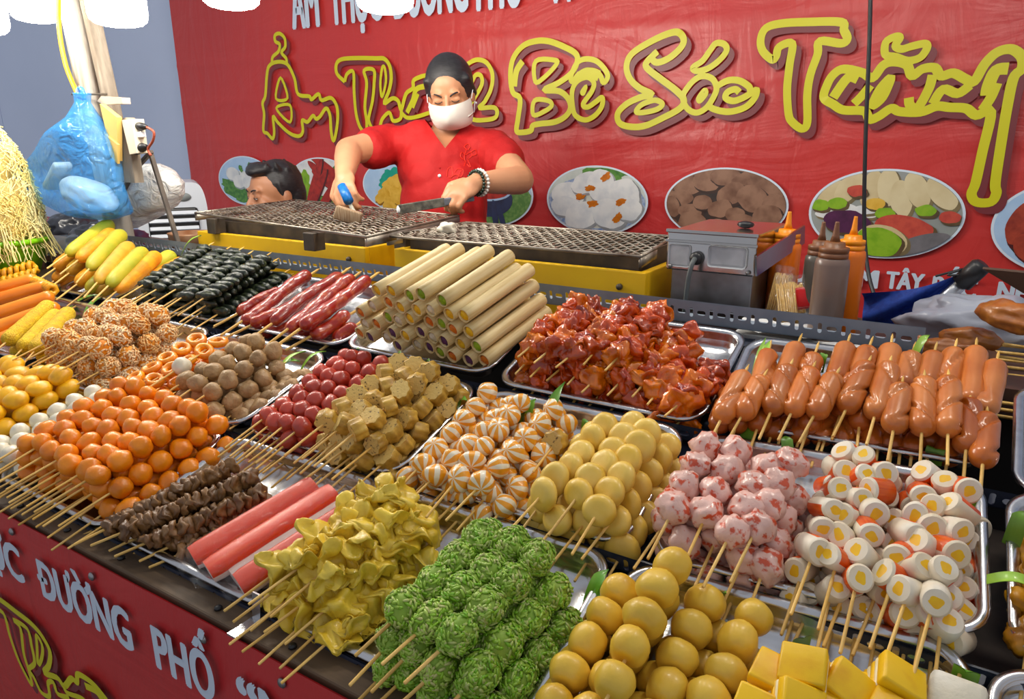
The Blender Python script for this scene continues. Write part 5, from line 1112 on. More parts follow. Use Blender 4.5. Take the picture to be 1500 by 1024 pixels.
# ------------------------------------------------------------------ left end: pole, bags, cooler, shredded papaya
YP = 1.16
pb, pt_ = at_y(181, 352, YP), at_y(104, -20, YP); pdir = (pt_-pb)
po = empty('wooden_pole', T(pb), 'weathered grey wooden pole leaning up from the counter beside the bags', 'pole')
ext = pdir*1.55
obj('pole_shaft', MB().add(bar((0, 0, -.12), ext, .062, .055, .008, up=(0, 1, 0))).mesh('pole_shaft'), M['bamboo_pole'], po)
obj('pole_batten', MB().add(bar(Vector((.040, .01, .25)), ext+Vector((.035, .01, 0)), .022, .04, .004, up=(0, 1, 0))).mesh('pole_batten'), M['wood_grey'], po)
nl = at_y(125, 138, YP-.04)
obj('nail', MB().add(tube([nl-pb+Vector((-.03, -.02, 0)), nl-pb+Vector((.05, .03, 0))], .003, 6)).mesh('nail'), m_burn, po)
tag(obj('yellow_cable', MB().add(tube(smooth_line([at_y(88, -60, YP-.045), at_y(86, 30, YP-.045), at_y(95, 90, YP-.045), at_y(110, 130, YP-.042), at_y(120, 150, YP-.04)], False, 6), .006, 8)).mesh('yellow_cable'), mat('yellow_cable', (.78, .42, .01), rough=.4)), 'yellow cable running down the wooden pole', 'cable')
def quad_slab(name, pix, Y, th, m, label, cat, dY=0.0, group=None):
    P = [at_y(px, py, Y+(dY*i/len(pix))) for i, (px, py) in enumerate(pix)]; n = len(P)
    v = P+[p_+Vector((th*.25, th, 0)) for p_ in P]; f = [tuple(range(n-1, -1, -1)), tuple(range(n, 2*n))]+[(i, (i+1) % n, n+(i+1) % n, n+i) for i in range(n)]
    return tag(obj(name, MB().add((v, f)).mesh(name, smooth=False), m), label, cat, group)
m_cb = mat('yellow_cardboard', (.62, .44, .16), rough=.7, c2=(.56, .38, .13), scale=8)
quad_slab('cardboard_flap', [(146, 152), (171, 172), (172, 236), (163, 228)], YP-.055, .012, m_cb, 'folded yellow cardboard tied to the wooden pole', 'cardboard')
quad_slab('cardboard_piece', [(153, 196), (172, 212), (172, 240), (161, 228)], YP-.060, .006, m_cb, 'small yellow cardboard piece over the folded cardboard', 'cardboard')
quad_slab('weathered_board', [(168, 236), (176, 175), (184, 172), (198, 268), (170, 266)], YP-.035, .022, M['wood_grey'], 'short weathered grey board nailed to the pole', 'board')
quad_slab('switch_box', [(178, 176), (193, 174), (200, 224), (190, 226)], YP-.045, .028, mat('cream_plastic', (.72, .66, .52), rough=.5), 'cream electrical outlet box on the weathered board', 'outlet box')
quad_slab('terminal_strip', [(142, 148), (148, 141), (178, 143), (179, 152), (150, 153)], YP-.040, .02, mat('pale_brown_plastic', (.50, .40, .30), rough=.6), 'pale terminal strip across the pole top of the board', 'strip')
for i, (a, b, r) in enumerate((((193, 184), (215, 186), .011), ((198, 220), (214, 214), .013))):
    pa, pb2 = at_y(*a, YP-.03), at_y(*b, YP-.03)
    tag(obj('black_plug', MB().add(tube([pa, pa.lerp(pb2, .7), pb2], [r, r*.9, r*.4], 12)).mesh('black_plug'), M['black']), 'black plug pushed into the cream outlet box, %s one' % ('upper' if i == 0 else 'lower'), 'plug')
tag(obj('white_plug', MB().add(bar(at_y(196, 199, YP-.03), at_y(210, 197, YP-.03), .016, .014, .002)).mesh('white_plug', smooth=False), M['white_pl']), 'white plug with blue tip in the outlet box', 'plug')
tag(obj('lamp_cord', MB().add(tube(smooth_line([at_y(214, 186, YP-.03), at_y(225, 193, YP-.03), at_y(224, 206, YP-.03), at_y(217, 218, YP-.03), at_y(221, 228, YP-.03)], False, 6), .0032, 8)).mesh('lamp_cord'), mat('red_brown_cord', (.30, .07, .04), rough=.5)), 'reddish cord looping from the black plugs', 'cord')
m_rod = mat('dark_rod', (.075, .06, .05), rough=.6, c2=(.12, .10, .08), scale=20)
so = empty('metal_stand', T(at_y(266, 372, YP+.02)), 'dark folding metal stand legs beside the pole', 'stand'); s0 = at_y(266, 372, YP+.02)
for a, b in (((221, 226), (266, 372)), ((222, 222), (196, 250)), ((196, 250), (176, 290)), ((174, 300), (188, 368))):
    obj('stand_leg', MB().add(bar(at_y(*a, YP+.02)-s0, at_y(*b, YP+.02)-s0, .012, .010, .002)).mesh('stand_leg', smooth=False), m_rod, so)

def bag(name, rows, Y, depth, m, label, cat, crumple_=.07, ruff=0):  # rows hold image pixel positions of the bag's outline
    """hanging plastic bag lofted through left and right edge pixels of the image; closed round body with real depth"""
    n = 40; v = []; f = []; RS = []
    for i in range(len(rows)-1):
        (y0, l0, r0), (y1, l1, r1) = rows[i], rows[i+1]
        for k in range(4): t = k/4; RS.append((y0+(y1-y0)*t, l0+(l1-l0)*t, r0+(r1-r0)*t))
    RS.append(rows[-1])
    for j, (y, l, r) in enumerate(RS):
        a, b = at_y(l, y, Y), at_y(r, y, Y); c = (a+b)/2; hw = (b-a).length/2; ax = (b-a).normalized()
        for q in range(n):
            t = 2*math.pi*q/n; k = 1+crumple_*noise.noise(Vector((math.cos(t)*2.2, math.sin(t)*2.2, y*.03)))+.03*math.sin(9*t+j*.2)*(1-j/len(RS))
            v.append(c+ax*hw*math.cos(t)*k+Vector((0, 1, 0))*min(hw*.75, depth)*math.sin(t)*k)
    for j in range(len(RS)-1):
        for q in range(n): b_ = (q+1) % n; f.append((j*n+q, (j+1)*n+q, (j+1)*n+b_, j*n+b_))
    f.append(tuple(range(n))); f.append(tuple((len(RS)-1)*n+q for q in reversed(range(n))))
    return v, f
yb_ = YP-.075
m_bbag = film('blue_plastic_film', (.05, .34, .80), .40, rough=.15, bump=.9, bscale=22, c2=(.72, .88, 1.0))
bo = empty('blue_plastic_bag', T(nl), 'translucent blue plastic bag hanging from a nail in the pole', 'bag')
vf = bag('b', [(136, 112, 128), (150, 114, 128), (172, 108, 138), (200, 84, 150), (225, 64, 160), (248, 42, 166), (268, 48, 171), (288, 62, 176), (305, 98, 179), (316, 128, 176), (321, 146, 166)], yb_, .075, m_bbag, '', '')
obj('bag_film', MB().add(vf, T(-nl)).mesh('bag_film'), m_bbag, bo)
kn = at_y(118, 140, yb_)
obj('bag_handle', MB().add(tube(smooth_line([kn-nl+Vector((-.012, 0, -.02)), kn-nl+Vector((-.008, 0, .012)), kn-nl+Vector((.012, 0, .014)), kn-nl+Vector((.014, 0, -.025))]), .006, 8)).mesh('bag_handle'), m_bbag, bo)
ci = at_y(130, 285, yb_); tag(obj('foam_container', MB().add(blob(.105, .055, .042, .12, 1.6, 4, 4)).mesh('foam_container'), M['white_pl'], None, T(ci) @ RY(R(14))), 'white wrapped container inside the blue bag', 'container')
ci = at_y(84, 258, yb_); tag(obj('white_stick_tray', MB().add(box(.11, .05, .020, .006)).mesh('white_stick_tray'), M['white_pl'], None, T(ci) @ RY(R(-38))), 'flat white tray inside the blue bag', 'tray')
m_cbag = film('milky_plastic_film', (.82, .80, .76), .70, rough=.2, bump=1.0, bscale=26)
co = at_y(210, 250, YP+.06)
vf = bag('c', [(240, 196, 226), (252, 188, 246), (268, 180, 262), (285, 176, 262), (302, 176, 252), (318, 180, 226), (330, 186, 206), (334, 192, 200)], YP+.085, .06, m_cbag, '', '')
wb = empty('clear_plastic_bag', T(co), 'milky clear plastic bag hanging behind the metal stand', 'bag')
obj('bag_film', MB().add(vf, T(-co)).mesh('bag_film'), m_cbag, wb)
tag(obj('paper_bundle', MB().add(box(.10, .05, .07, .01)).mesh('paper_bundle'), mat('cream_paper', (.72, .66, .55), rough=.8), None, T(at_y(212, 296, YP+.085)) @ RY(R(-18))), 'cream paper bundle inside the clear plastic bag', 'bundle')

# air cooler by the wall
cq = at_depth(252, 300, 2.75); wd = .255; zt = at_depth(252, 268, 2.70).z; c_ang = math.atan2(-cq.x, cq.y)
ac = empty('air_cooler', T(cq.x, cq.y, 0) @ RZ(c_ang), 'white plastic air cooler with louvred grille standing before the wall', 'air cooler')
m_ac = mat('cooler_plastic', (.60, .64, .70), rough=.4)
sec = superellipse(wd/2, zt/2, 9, 48); v = []; f = []
for y in (-.0, .28):
    for (x, z) in sec: v.append(Vector((x, y, zt/2+z)))
n = 48; f = [tuple(range(n-1, -1, -1)), tuple(range(n, 2*n))]+[(i, (i+1) % n, n+(i+1) % n, n+i) for i in range(n)]
obj('cooler_body', MB().add((v, f)).mesh('cooler_body', smooth=False), m_ac, ac)
obj('grille_recess', MB().add(box(wd*.70, .012, .30, .01, c=(0, -.003, zt-.245))).mesh('grille_recess', smooth=False), M['black'], ac)
for i in range(10): obj('louvre', MB().add(box(wd*.68, .014, .015, .002), T(0, -.012, zt-.115-i*.029) @ RX(R(-25))).mesh('louvre', smooth=False), m_ac, ac)
obj('cooler_badge', MB().add(lathe([(0, .030), (.003, .030)], 20), T(wd*.16, -.001, zt-.055) @ SCL(1, 1, .55) @ RX(R(90))).mesh('cooler_badge'), mat('grey_badge', (.25, .28, .28), rough=.4), ac)
obj('cooler_display', MB().add(box(.07, .003, .018, .002, c=(0, -.002, zt-.025))).mesh('cooler_display', smooth=False), M['black'], ac)
for sx_ in (-1, 1): obj('foot', MB().add(box(.05, .2, .02, .003, c=(sx_*wd*.35, .14, .01))).mesh('foot', smooth=False), M['black'], ac)

# bucket beside the left grill
q = at_z(279, 372, 1.08)
bk = empty('paint_tub', T(-1.88, 1.27, 1.03), 'worn plastic tub beside the left yellow grill', 'tub')
obj('tub_wall', MB().add(lathe([(0, .055), (.085, .062), (.09, .064), (.09, .058), (.02, .052)], 28)).mesh('tub_wall'), mat('cream_brown_tub', (.50, .36, .25), rough=.6, c2=(.30, .12, .05), scale=14), bk)

# shredded papaya in a green basket
pc = uvw(-30, 395, 0); PW = SLOPE @ Vector((pc.x, pc.y, 0)); PC = SLOPE @ Vector((-2.27, .50, .045))
PS = 1.32
gbk = empty('green_basket', T(PC.x, PC.y, PC.z) @ SCL(PS, PS, PS), 'lime green plastic basket under the shredded papaya heap', 'basket')
m_gb = mat('lime_plastic', (.22, .50, .03), rough=.4)
obj('basket_wall', MB().add(lathe([(-.03, .085), (.035, .105), (.045, .112), (.050, .112), (.050, .104), (.035, .098), (-.02, .08)], 40)).mesh('basket_wall'), m_gb, gbk)
obj('basket_rim', MB().add(tube([Vector((.110*math.cos(t*math.pi/16), .110*math.sin(t*math.pi/16), .048)) for t in range(33)], .006, 8)).mesh('basket_rim'), m_gb, gbk)
m_pap = mat('shredded_papaya', (.86, .76, .42), rough=.45, c2=(.82, .66, .26), scale=20)
rg = random.Random(5); sm = MB(); H_ = .22
sm.add(blob(.098, .098, .10, .15, 2, 3, 4), T(0, 0, .07)); sm.add(blob(.07, .07, .075, .15, 2, 5, 4), T(0, 0, .17))
def rad(h): return .100*(1-(h/.26)**2)**.5 if h < .26 else .01
for k in range(1700):
    h = rg.uniform(.0, .245); t = rg.uniform(0, 2*math.pi); r0 = rad(h)*rg.uniform(.9, 1.05)+.004; d = rg.uniform(-.9, .9); L_ = rg.uniform(.03, .075); P = []
    drop = rg.uniform(.0, .9)
    for s_ in range(6):
        u = s_/5*L_; tt = t+d*u/ max(.04, r0); hh = h-u*drop-.6*u*u*4; rr = (rad(max(0, min(.25, hh)))*1.0+.006+ (rg.uniform(0, .010) if s_ in (0, 5) else .003))
        P.append(Vector((rr*math.cos(tt), rr*math.sin(tt), hh+.02)))
    sm.add(tube(P, .0011, 4, False))
for k in range(40):
    t = rg.uniform(-1.2, .9); P = [Vector((.108*math.cos(t), .108*math.sin(t), .06))]
    for s_ in range(5): P.append(P[-1]+Vector((.006*math.cos(t)+rg.uniform(-.004, .004), .006*math.sin(t)+rg.uniform(-.004, .004), -.014)))
    sm.add(tube(P, .0011, 4, False))
tag(obj('shredded_papaya', sm.mesh('shredded_papaya'), m_pap, None, T(PC.x, PC.y, PC.z+.035) @ SCL(PS, PS, PS)), 'tall heap of pale yellow shredded papaya in the green basket', 'shredded papaya', kind='stuff')
# jars and bags behind
m_glass = film('jar_plastic', (.9, .92, .92), .18, bump=.1)
m_sauce = mat('dark_red_sauce', (.10, .025, .012), rough=.3, c2=(.22, .06, .02), scale=30)
for i, (px, py, d, r, h, fl) in enumerate(((48, 385, 1.86, .040, .055, .7), (78, 372, 1.98, .038, .055, .3), (98, 364, 2.08, .036, .05, .2))):
    q = SLOPE @ uvw(px, py+8, 0); o = empty('sauce_jar', T(q.x, q.y, q.z-.004), 'clear jar of dark red sauce behind the curly strips' if i == 0 else ('clear jar with little sauce beside the red sauce jar' if i == 1 else 'clear jar nearest the corn dog tips'), 'jar', 'clear jars')
    obj('jar_wall', MB().add(lathe([(0, r*.9), (h, r), (h+.003, r*1.06), (h+.006, r*1.06), (h+.006, r*.97)], 24)).mesh('jar_wall'), m_glass, o)
    obj('jar_contents', MB().add(lathe([(.002, r*.86), (h*fl, r*.93)], 24)).mesh('jar_contents'), m_sauce, o)
for i, (px, py, d, s_, c, lab) in enumerate(((75, 335, 2.2, .06, (.20, .03, .05), 'dark red plastic bundle behind the jars'), (105, 335, 2.25, .075, (.02, .022, .03), 'black plastic sack behind the blue bag'), (60, 345, 2.1, .04, (.30, .18, .02), 'yellow brown bundle beside the dark red bundle'), (140, 352, 2.3, .07, (.018, .018, .024), 'dark bundle behind the corn dogs'), (185, 360, 2.2, .06, (.10, .03, .10), 'purple dark bundle beside the stand leg'))):
    q = at_z(px, py, 1.03+s_*.55)
    tag(obj('goods_bundle', crumple(s_, s_, s_*.7, i+80, mat('bundle_%d' % i, c, rough=.3, coat=.3, bump=.5, bscale=18), 'goods_bundle', .35, 1.5, 4, 0, .3), None, None, T(q)), lab, 'bundle')
obj('end_board', MB().add(box(.80, .78, .02, .003), SLOPE @ T(-2.36, .385, -.016)).mesh('end_board', smooth=False), M['wood_dark'], body)

# ------------------------------------------------------------------ people
E_R = Vector((math.cos(YAW), math.sin(YAW), 0)); E_A = Vector((-math.sin(YAW), math.cos(YAW), 0)); UP = Vector((0, 0, 1))
VIEW = Matrix(((E_R.x, E_A.x, 0), (E_R.y, E_A.y, 0), (0, 0, 1))).to_4x4()
def remesh(mb, name, voxel, mats, iters=6, factor=.5):
    me = mb.mesh('tmp'); o = bpy.data.objects.new('tmp', me)
    r_ = o.modifiers.new('r', 'REMESH'); r_.mode = 'VOXEL'; r_.voxel_size = voxel; r_.use_smooth_shade = True
    s_ = o.modifiers.new('s', 'SMOOTH'); s_.iterations = iters; s_.factor = factor
    out = eval_mesh(o); out.name = name
    bpy.data.meshes.remove(me); out.materials.clear()
    for m_ in mats: out.materials.append(m_)
    out.polygons.foreach_set('use_smooth', [True]*len(out.polygons)); return out
def capsule(mb, a, b, ra, rb):
    a = Vector(a); b = Vector(b); mb.add(ico(2), T(a) @ SCL(ra, ra, ra)); mb.add(ico(2), T(b) @ SCL(rb, rb, rb)); mb.add(tube([a, b], [ra, rb], 16))
def ellip(mb, c, r, fr=None): mb.add(ico(3), T(Vector(c)) @ (fr or Matrix()) @ SCL(*r))
def hand(mb, wrist, d, nrm, thumb, s=1.0, curl=(35, 60, 45), spread=.018):
    d = d.normalized(); lat = d.cross(nrm).normalized(); nrm = lat.cross(d).normalized()
    fr = Matrix(((lat.x, d.x, nrm.x), (lat.y, d.y, nrm.y), (lat.z, d.z, nrm.z))).to_4x4()
    ellip(mb, wrist+d*.045*s, (.036*s, .048*s, .017*s), fr); capsule(mb, wrist, wrist+d*.03*s, .026*s, .026*s)
    for k, (o_, ln) in enumerate(((-.029, .86), (-.010, 1.0), (.010, .97), (.028, .78))):
        o_ *= -thumb; p = wrist+d*(.080-.006*abs(k-1.3))*s+lat*o_*s; ang = 0; r_ = .0092*s
        for j, (L_, c_) in enumerate(zip((.036, .026, .020), curl)):
            ang += R(c_); q = p+(d*math.cos(ang)-nrm*math.sin(ang))*L_*ln*s; capsule(mb, p, q, r_, r_*.92); p = q; r_ *= .92
    p = wrist+d*.022*s+lat*thumb*.026*s; q = p+(d*.75+lat*thumb*.55-nrm*.25).normalized()*.040*s; capsule(mb, p, q, .0125*s, .0105*s)
    t_ = q+(d*.75-lat*thumb*.15-nrm*.65).normalized()*.032*s; capsule(mb, q, t_, .0105*s, .0088*s)
def head_frame(c, fwd, pitch, roll=0):
    y = -Vector((fwd.x, fwd.y, 0)).normalized(); x = y.cross(UP).normalized()
    return T(c) @ Matrix(((x.x, y.x, 0), (x.y, y.y, 0), (x.z, y.z, 1))).to_4x4() @ RX(R(pitch)) @ RY(R(roll))
def head_prims(mb, H, s=1.0, broad=1.0):
    e = lambda c, r_: mb.add(ico(3), H @ T(Vector(c)*s) @ SCL(r_[0]*s*broad, r_[1]*s, r_[2]*s))
    e((0, .005, .025), (.073, .090, .088)); e((0, -.018, -.028), (.063, .070, .082)); e((0, -.032, -.070), (.047, .050, .038))
    for k in (-1, 1):
        e((k*.036, -.062, -.022), (.025, .022, .024)); e((k*.074, .012, -.012), (.009, .019, .030)); e((k*.031, -.079, .003), (.018, .010, .010)); e((k*.032, -.080, .024), (.022, .010, .008))
        e((k*.011, -.098, -.031), (.009, .010, .008))
    mb.add(tube([H @ Vector((0, -.084*s, .012*s)), H @ Vector((0, -.098*s, -.014*s)), H @ Vector((0, -.106*s, -.028*s))], [.007*s, .009*s, .011*s], 12)); e((0, -.102, -.029), (.012, .011, .010))
    e((0, -.088, -.058), (.024, .012, .007)); e((0, -.086, -.068), (.020, .012, .008))
def face_parts(parent, H, s=1.0, closed=True, frown=0):
    for k in (-1, 1):
        lid = [H @ (Vector((k*x, y, z))*s) for x, y, z in ((.016, -.0865, .000), (.024, -.0895, -.0035), (.033, -.0895, -.0040), (.042, -.0855, -.0015))]
        obj('eyelash_line', MB().add(tube(smooth_line(lid), .0014*s, 6)).mesh('eyelash_line'), M['hair'], parent)
        if not closed:
            obj('eye', MB().add(ico(2), H @ T(Vector((k*.031, -.0862, -.0045))*s) @ SCL(.0105*s, .0040*s, .0026*s)).mesh('eye', [mat('eye_white', (.75, .70, .66), rough=.25)]), None, parent)
            obj('iris', MB().add(ico(2), H @ T(Vector((k*.031, -.0886, -.0045))*s) @ SCL(.0036*s, .0020*s, .0026*s)).mesh('iris', [M['hair']]), None, parent)
        br_ = [H @ (Vector((k*x, y, z))*s) for x, y, z in ((.014, -.0925, .020-frown), (.025, -.0925, .0245-frown*.4), (.037, -.0875, .026), (.048, -.078, .022))]
        obj('eyebrow', MB().add(tube(smooth_line(br_), [.0016*s]*1+[.0026*s]*(len(smooth_line(br_))-2)+[.0010*s], 6)).mesh('eyebrow'), M['hair'], parent)
M['hair'] = mat('black_hair', (.010, .009, .010), rough=.48, c2=(.022, .020, .022), scale=60, stretch=(1, 1, 6), bump=.4, bscale=90)
m_skin = mat('warm_skin', (.56, .295, .175), rough=.45, c2=(.50, .24, .135), scale=9, bump=.08, bscale=120)
m_skin2 = mat('tan_skin', (.45, .22, .13), rough=.45, c2=(.38, .175, .10), scale=9, bump=.08, bscale=120)
def cloth(name, c, c2):
    return mat(name, c, rough=.75, c2=c2, scale=5, bump=.7, bscale=10, bdist=.016, coord='Object')
m_shirt = cloth('red_shirt_cloth', (.44, .004, .012), (.38, .003, .009))
D = at_depth
wo = empty('person', T(D(650, 330, 2.28).x, D(650, 330, 2.28).y, 0), 'woman in red short-sleeved shirt and white face mask brushing the grill', 'person')
WI = wo.matrix_world.inverted()
def wpart(name, me, m=None): return obj(name, me, m, wo, WI)
hc = D(660, 137, 2.17); fw_ = Vector((-hc.x, -hc.y, 0)).normalized(); fw_ = (RZ(R(-9)) @ fw_)
HS = .88; Hw = head_frame(hc, fw_, 20, -5)
S_L, S_R = D(568, 211, 2.26), D(722, 217, 2.24); EL, WL = D(511, 221, 2.13), D(505, 254, 1.97); ER, WR = D(762, 264, 2.07), D(698, 268, 1.95)
sk = MB(); head_prims(sk, Hw, HS)
capsule(sk, Hw @ Vector((0, .022, -.050)), D(652, 216, 2.28), .048, .058)
ellip(sk, D(650, 240, 2.275), (.125, .094, .10), VIEW); capsule(sk, S_L, S_R, .052, .052)
capsule(sk, S_L, EL, .050, .040); capsule(sk, EL, EL.lerp(WL, .35), .040, .038); capsule(sk, EL.lerp(WL, .35), WL, .038, .027)
capsule(sk, S_R, ER, .050, .041); capsule(sk, ER, ER.lerp(WR, .35), .041, .038); capsule(sk, ER.lerp(WR, .35), WR, .038, .027)
toC = -E_A
hand(sk, WL, D(504, 276, 1.93)-WL, toC*.8-E_R*.3+UP*.2, -1 if (D(504, 276, 1.93)-WL).cross(toC).dot(E_R) > 0 else 1, .98, (30, 55, 45))
dR = D(668, 284, 1.91)-WR
hand(sk, WR, dR, UP*.75+toC*.6, 1 if dR.cross(UP*.75+toC*.6).dot(E_A) > 0 else -1, .98, (38, 62, 50))
wpart('body', remesh(sk, 'body', .0048, [m_skin], 5, .45))
sh = MB()
ellip(sh, D(650, 245, 2.28), (.150, .118, .135), VIEW); ellip(sh, D(651, 300, 2.28), (.140, .122, .15), VIEW); ellip(sh, D(651, 355, 2.29), (.155, .125, .13), VIEW)
ellip(sh, D(628, 262, 2.22), (.066, .062, .062), VIEW); ellip(sh, D(676, 264, 2.22), (.066, .062, .062), VIEW)
capsule(sh, S_L, S_R, .060, .060); capsule(sh, S_L, D(545, 218, 2.21), .062, .064); capsule(sh, S_R, D(741, 240, 2.17), .062, .064)
capsule(sh, S_L.lerp(S_R, .28)+UP*.026, S_L.lerp(S_R, .72)+UP*.026, .050, .050)
shm = remesh(sh, 'shirt', .006, [m_shirt], 8, .5)
for vv in shm.vertices:                            # soft folds
    p_ = vv.co; vv.co = p_ + vv.normal*(.006*noise.noise(Vector((p_.x*16, p_.y*16, p_.z*5)))+.004*noise.noise(Vector((p_.x*34, p_.y*34, p_.z*11))))
bm = bmesh.new(); bm.from_mesh(shm); kill = []
vb = D(650, 217, 2.16)
for sg_ in (-1, 1): bmesh.ops.bisect_plane(bm, geom=bm.verts[:]+bm.edges[:]+bm.faces[:], plane_co=vb+E_R*.004, plane_no=(UP+E_R*sg_*1.25).normalized())
bm.normal_update()
for fc in bm.faces:
    c = fc.calc_center_median(); r_ = c-vb; x_ = r_.dot(E_R); z_ = r_.z
    if (fc.normal.dot(toC) > -.35 or z_ > .055) and z_ > abs(x_-.004)*1.25 and abs(x_) < .075: kill.append(fc)
bmesh.ops.delete(bm, geom=kill, context='FACES'); bm.to_mesh(shm); bm.free()
wpart('shirt', shm)
bvh = BVHTree.FromPolygons([v_.co.copy() for v_ in shm.vertices], [tuple(p_.vertices) for p_ in shm.polygons])
def on_shirt(px, py, lift=.0012):
    h = bvh.ray_cast(CAM, ray(px, py).normalized()); return (h[0]+h[1]*lift*(1 if h[1].dot(toC) > 0 else -1)) if h[0] else None
emb = MB()
for st in ([(272,690),(278,650),(300,640),(302,690),(280,695)], [(290,700),(310,725),(330,700),(345,665)], [(300,690),(325,680),(350,690),(360,655),(330,650),(315,670)], [(345,665),(370,620),(365,585),(378,545)], [(365,600),(345,585),(352,560),(372,575)], [(372,575),(400,560),(405,580),(385,595)], [(378,545),(365,530),(385,515),(398,530),(385,548)], [(400,560),(425,545),(430,570),(408,578)], [(385,600),(398,640),(380,625)], [(330,700),(300,735)]):
    P = [on_shirt(580+x/3.655, 70+y/3.655) for x, y in st]; P = [q for q in P if q]
    if len(P) > 2: emb.add(tube(smooth_line(P), .0012, 5))
wpart('embroidery', emb.mesh('embroidery'), mat('coral_thread', (.72, .05, .03), rough=.5))
bt = on_shirt(644, 258, .002); wpart('button', MB().add(ico(2), T(bt) @ SCL(.0055, .0055, .0055)).mesh('button'), M['white_pl'])
bt = on_shirt(644, 246, .002); wpart('button', MB().add(ico(2), T(bt) @ SCL(.003, .003, .003)).mesh('button'), m_shirt)
hm = MB()
for c, r_ in (((0, .014, .036), (.083, .090, .096)), ((0, .045, -.005), (.076, .066, .085)), ((0, .10, .0), (.042, .036, .042))): hm.add(ico(3), Hw @ T(Vector(c)*HS) @ SCL(*[q*HS for q in r_]))
for k in (-1, 1): capsule(hm, Hw @ Vector((k*.060, -.030, .050)), Hw @ Vector((k*.066, .02, -.01)), .012, .013)
wpart('hair', remesh(hm, 'hair', .005, [M['hair']], 4))
face_parts(wo, Hw, HS, True, .004)
for ch in list(wo.children):
    if ch.name.split('.')[0] in ('eyelash_line', 'eyebrow'): ch.matrix_local = WI
mk = []; mf = []; nu, nv = 24, 14                   # face mask shell with centre seam
for j in range(nv+1):
    t_ = j/nv
    for i in range(nu+1):
        a = (i/nu*2-1); az = a*R(78); el_ = R(30-95*t_ + 10*abs(a)*(1 if t_ > .5 else 0))
        rx, ry, rz = .078, .090, .066; c = Vector((0, -.022, -.042))
        q = c+Vector((rx*math.sin(az)*math.cos(el_*.6), -ry*math.cos(az)*math.cos(el_*.8), rz*math.sin(el_)))
        q.y -= .012*max(0, 1-abs(a)*2.2)*math.sin(math.pi*min(1, t_*1.1+.15)); mk.append(Hw @ (q*HS))
for j in range(nv):
    for i in range(nu): a = j*(nu+1)+i; mf.append((a, a+1, a+nu+2, a+nu+1))
hcw = Hw @ Vector((0, 0, -.03)); mb = MB().add((mk, mf)); mb.add(([p_+(hcw-p_).normalized()*.0018 for p_ in mk], [tuple(reversed(q)) for q in mf]))
mask = wpart('face_mask', mb.mesh('face_mask'), mat('white_mask_cloth', (.80, .77, .70), rough=.8, c2=(.76, .72, .64), scale=6, bump=.25, bscale=30))
for k in (-1, 1):
    lp = [Hw @ (Vector(q)*HS) for q in ((k*.076, -.040, -.012), (k*.080, -.005, .008), (k*.079, .022, -.008), (k*.078, .010, -.038), (k*.076, -.030, -.062))]
    obj('ear_loop', MB().add(tube(smooth_line(lp), .0015, 6)).mesh('ear_loop'), M['white_pl'], wo, WI)
    obj('earring', MB().add(ico(1), T(Hw @ Vector((k*.073, .004, -.036))) @ SCL(.004, .004, .004)).mesh('earring'), M['white_pl'], wo, WI)
def bracelet(c, ax, r_, br, m_, name, n=22):
    ax = ax.normalized(); a = ax.cross(UP).normalized(); b = a.cross(ax); mb = MB()
    for k in range(n): t_ = 2*math.pi*k/n; mb.add(ico(1), T(c+(a*math.cos(t_)+b*math.sin(t_))*r_) @ SCL(br, br, br))
    wpart(name, mb.mesh(name), m_)
axr = (WR-ER); bracelet(WR-axr.normalized()*.012, axr, .034, .0058, mat('white_beads', (.75, .72, .66), rough=.3), 'white_bracelet'); bracelet(WR+axr.normalized()*.002, axr, .032, .0055, mat('dark_green_beads', (.015, .03, .02), rough=.25), 'dark_bracelet')
tr = MB(); hip = D(651, 360, 2.30)
for k in (-1, 1):
    hp = Vector((hip.x, hip.y, .86))+E_R*k*.075; kn_ = Vector((hp.x, hp.y, .48))+toC*.0; capsule(tr, hp, kn_, .092, .066); capsule(tr, kn_, Vector((hp.x, hp.y, .10)), .066, .052)
ellip(tr, Vector((hip.x, hip.y, .92)), (.165, .125, .13), VIEW)
wpart('trousers', remesh(tr, 'trousers', .010, [cloth('dark_trousers', (.02, .02, .025), (.03, .03, .035))], 4))
for k in (-1, 1):
    fp = Vector((hip.x, hip.y, .035))+E_R*k*.075+toC*.05; wpart('shoe', MB().add(blob(.045, .12, .038, .05, 1, 1, 3), T(fp) @ VIEW).mesh('shoe', [M['black']]))
# brush and scraper in her hands
ba, bb = D(507, 277, 1.93), D(523, 314, 1.90)
bo2 = empty('basting_brush', T(ba), 'basting brush with blue grip held over the left grate', 'brush')
obj('blue_grip', MB().add(tube([(D(501, 273, 1.920)-ba), (D(511, 295, 1.895)-ba)], .013, 14)).mesh('blue_grip'), mat('blue_grip', (.01, .14, .42), rough=.4), bo2)
obj('brush_stem', MB().add(tube(smooth_line([D(510, 290, 1.92)-ba, D(515, 304, 1.91)-ba, D(521, 313, 1.905)-ba, D(524, 315, 1.905)-ba]), .0055, 10)).mesh('brush_stem'), mat('cream_handle', (.62, .58, .46), rough=.5), bo2)
cB = at_z(510, 316, ZG+.016)
obj('bristle_block', MB().add(box(.066, .022, .034, .004), T(cB-ba) @ RZ(YAW) @ RY(R(18))).mesh('bristle_block'), mat('brown_bristles', (.22, .13, .07), rough=.8, c2=(.36, .27, .18), scale=60, stretch=(8, 8, .5)), bo2)
ta, tb = D(584, 307, 1.86), D(694, 289, 1.935)
so2 = empty('grill_scraper', T(ta), 'dark flat metal scraper held in her hand over the grate', 'scraper')
obj('scraper_blade', MB().add(bar((0, 0, 0), (tb-ta)*.60, .010, .024, .002)).mesh('scraper_blade', smooth=False), mat('caked_metal', (.05, .047, .04), rough=.7, c2=(.16, .15, .12), scale=60, bump=.6), so2)
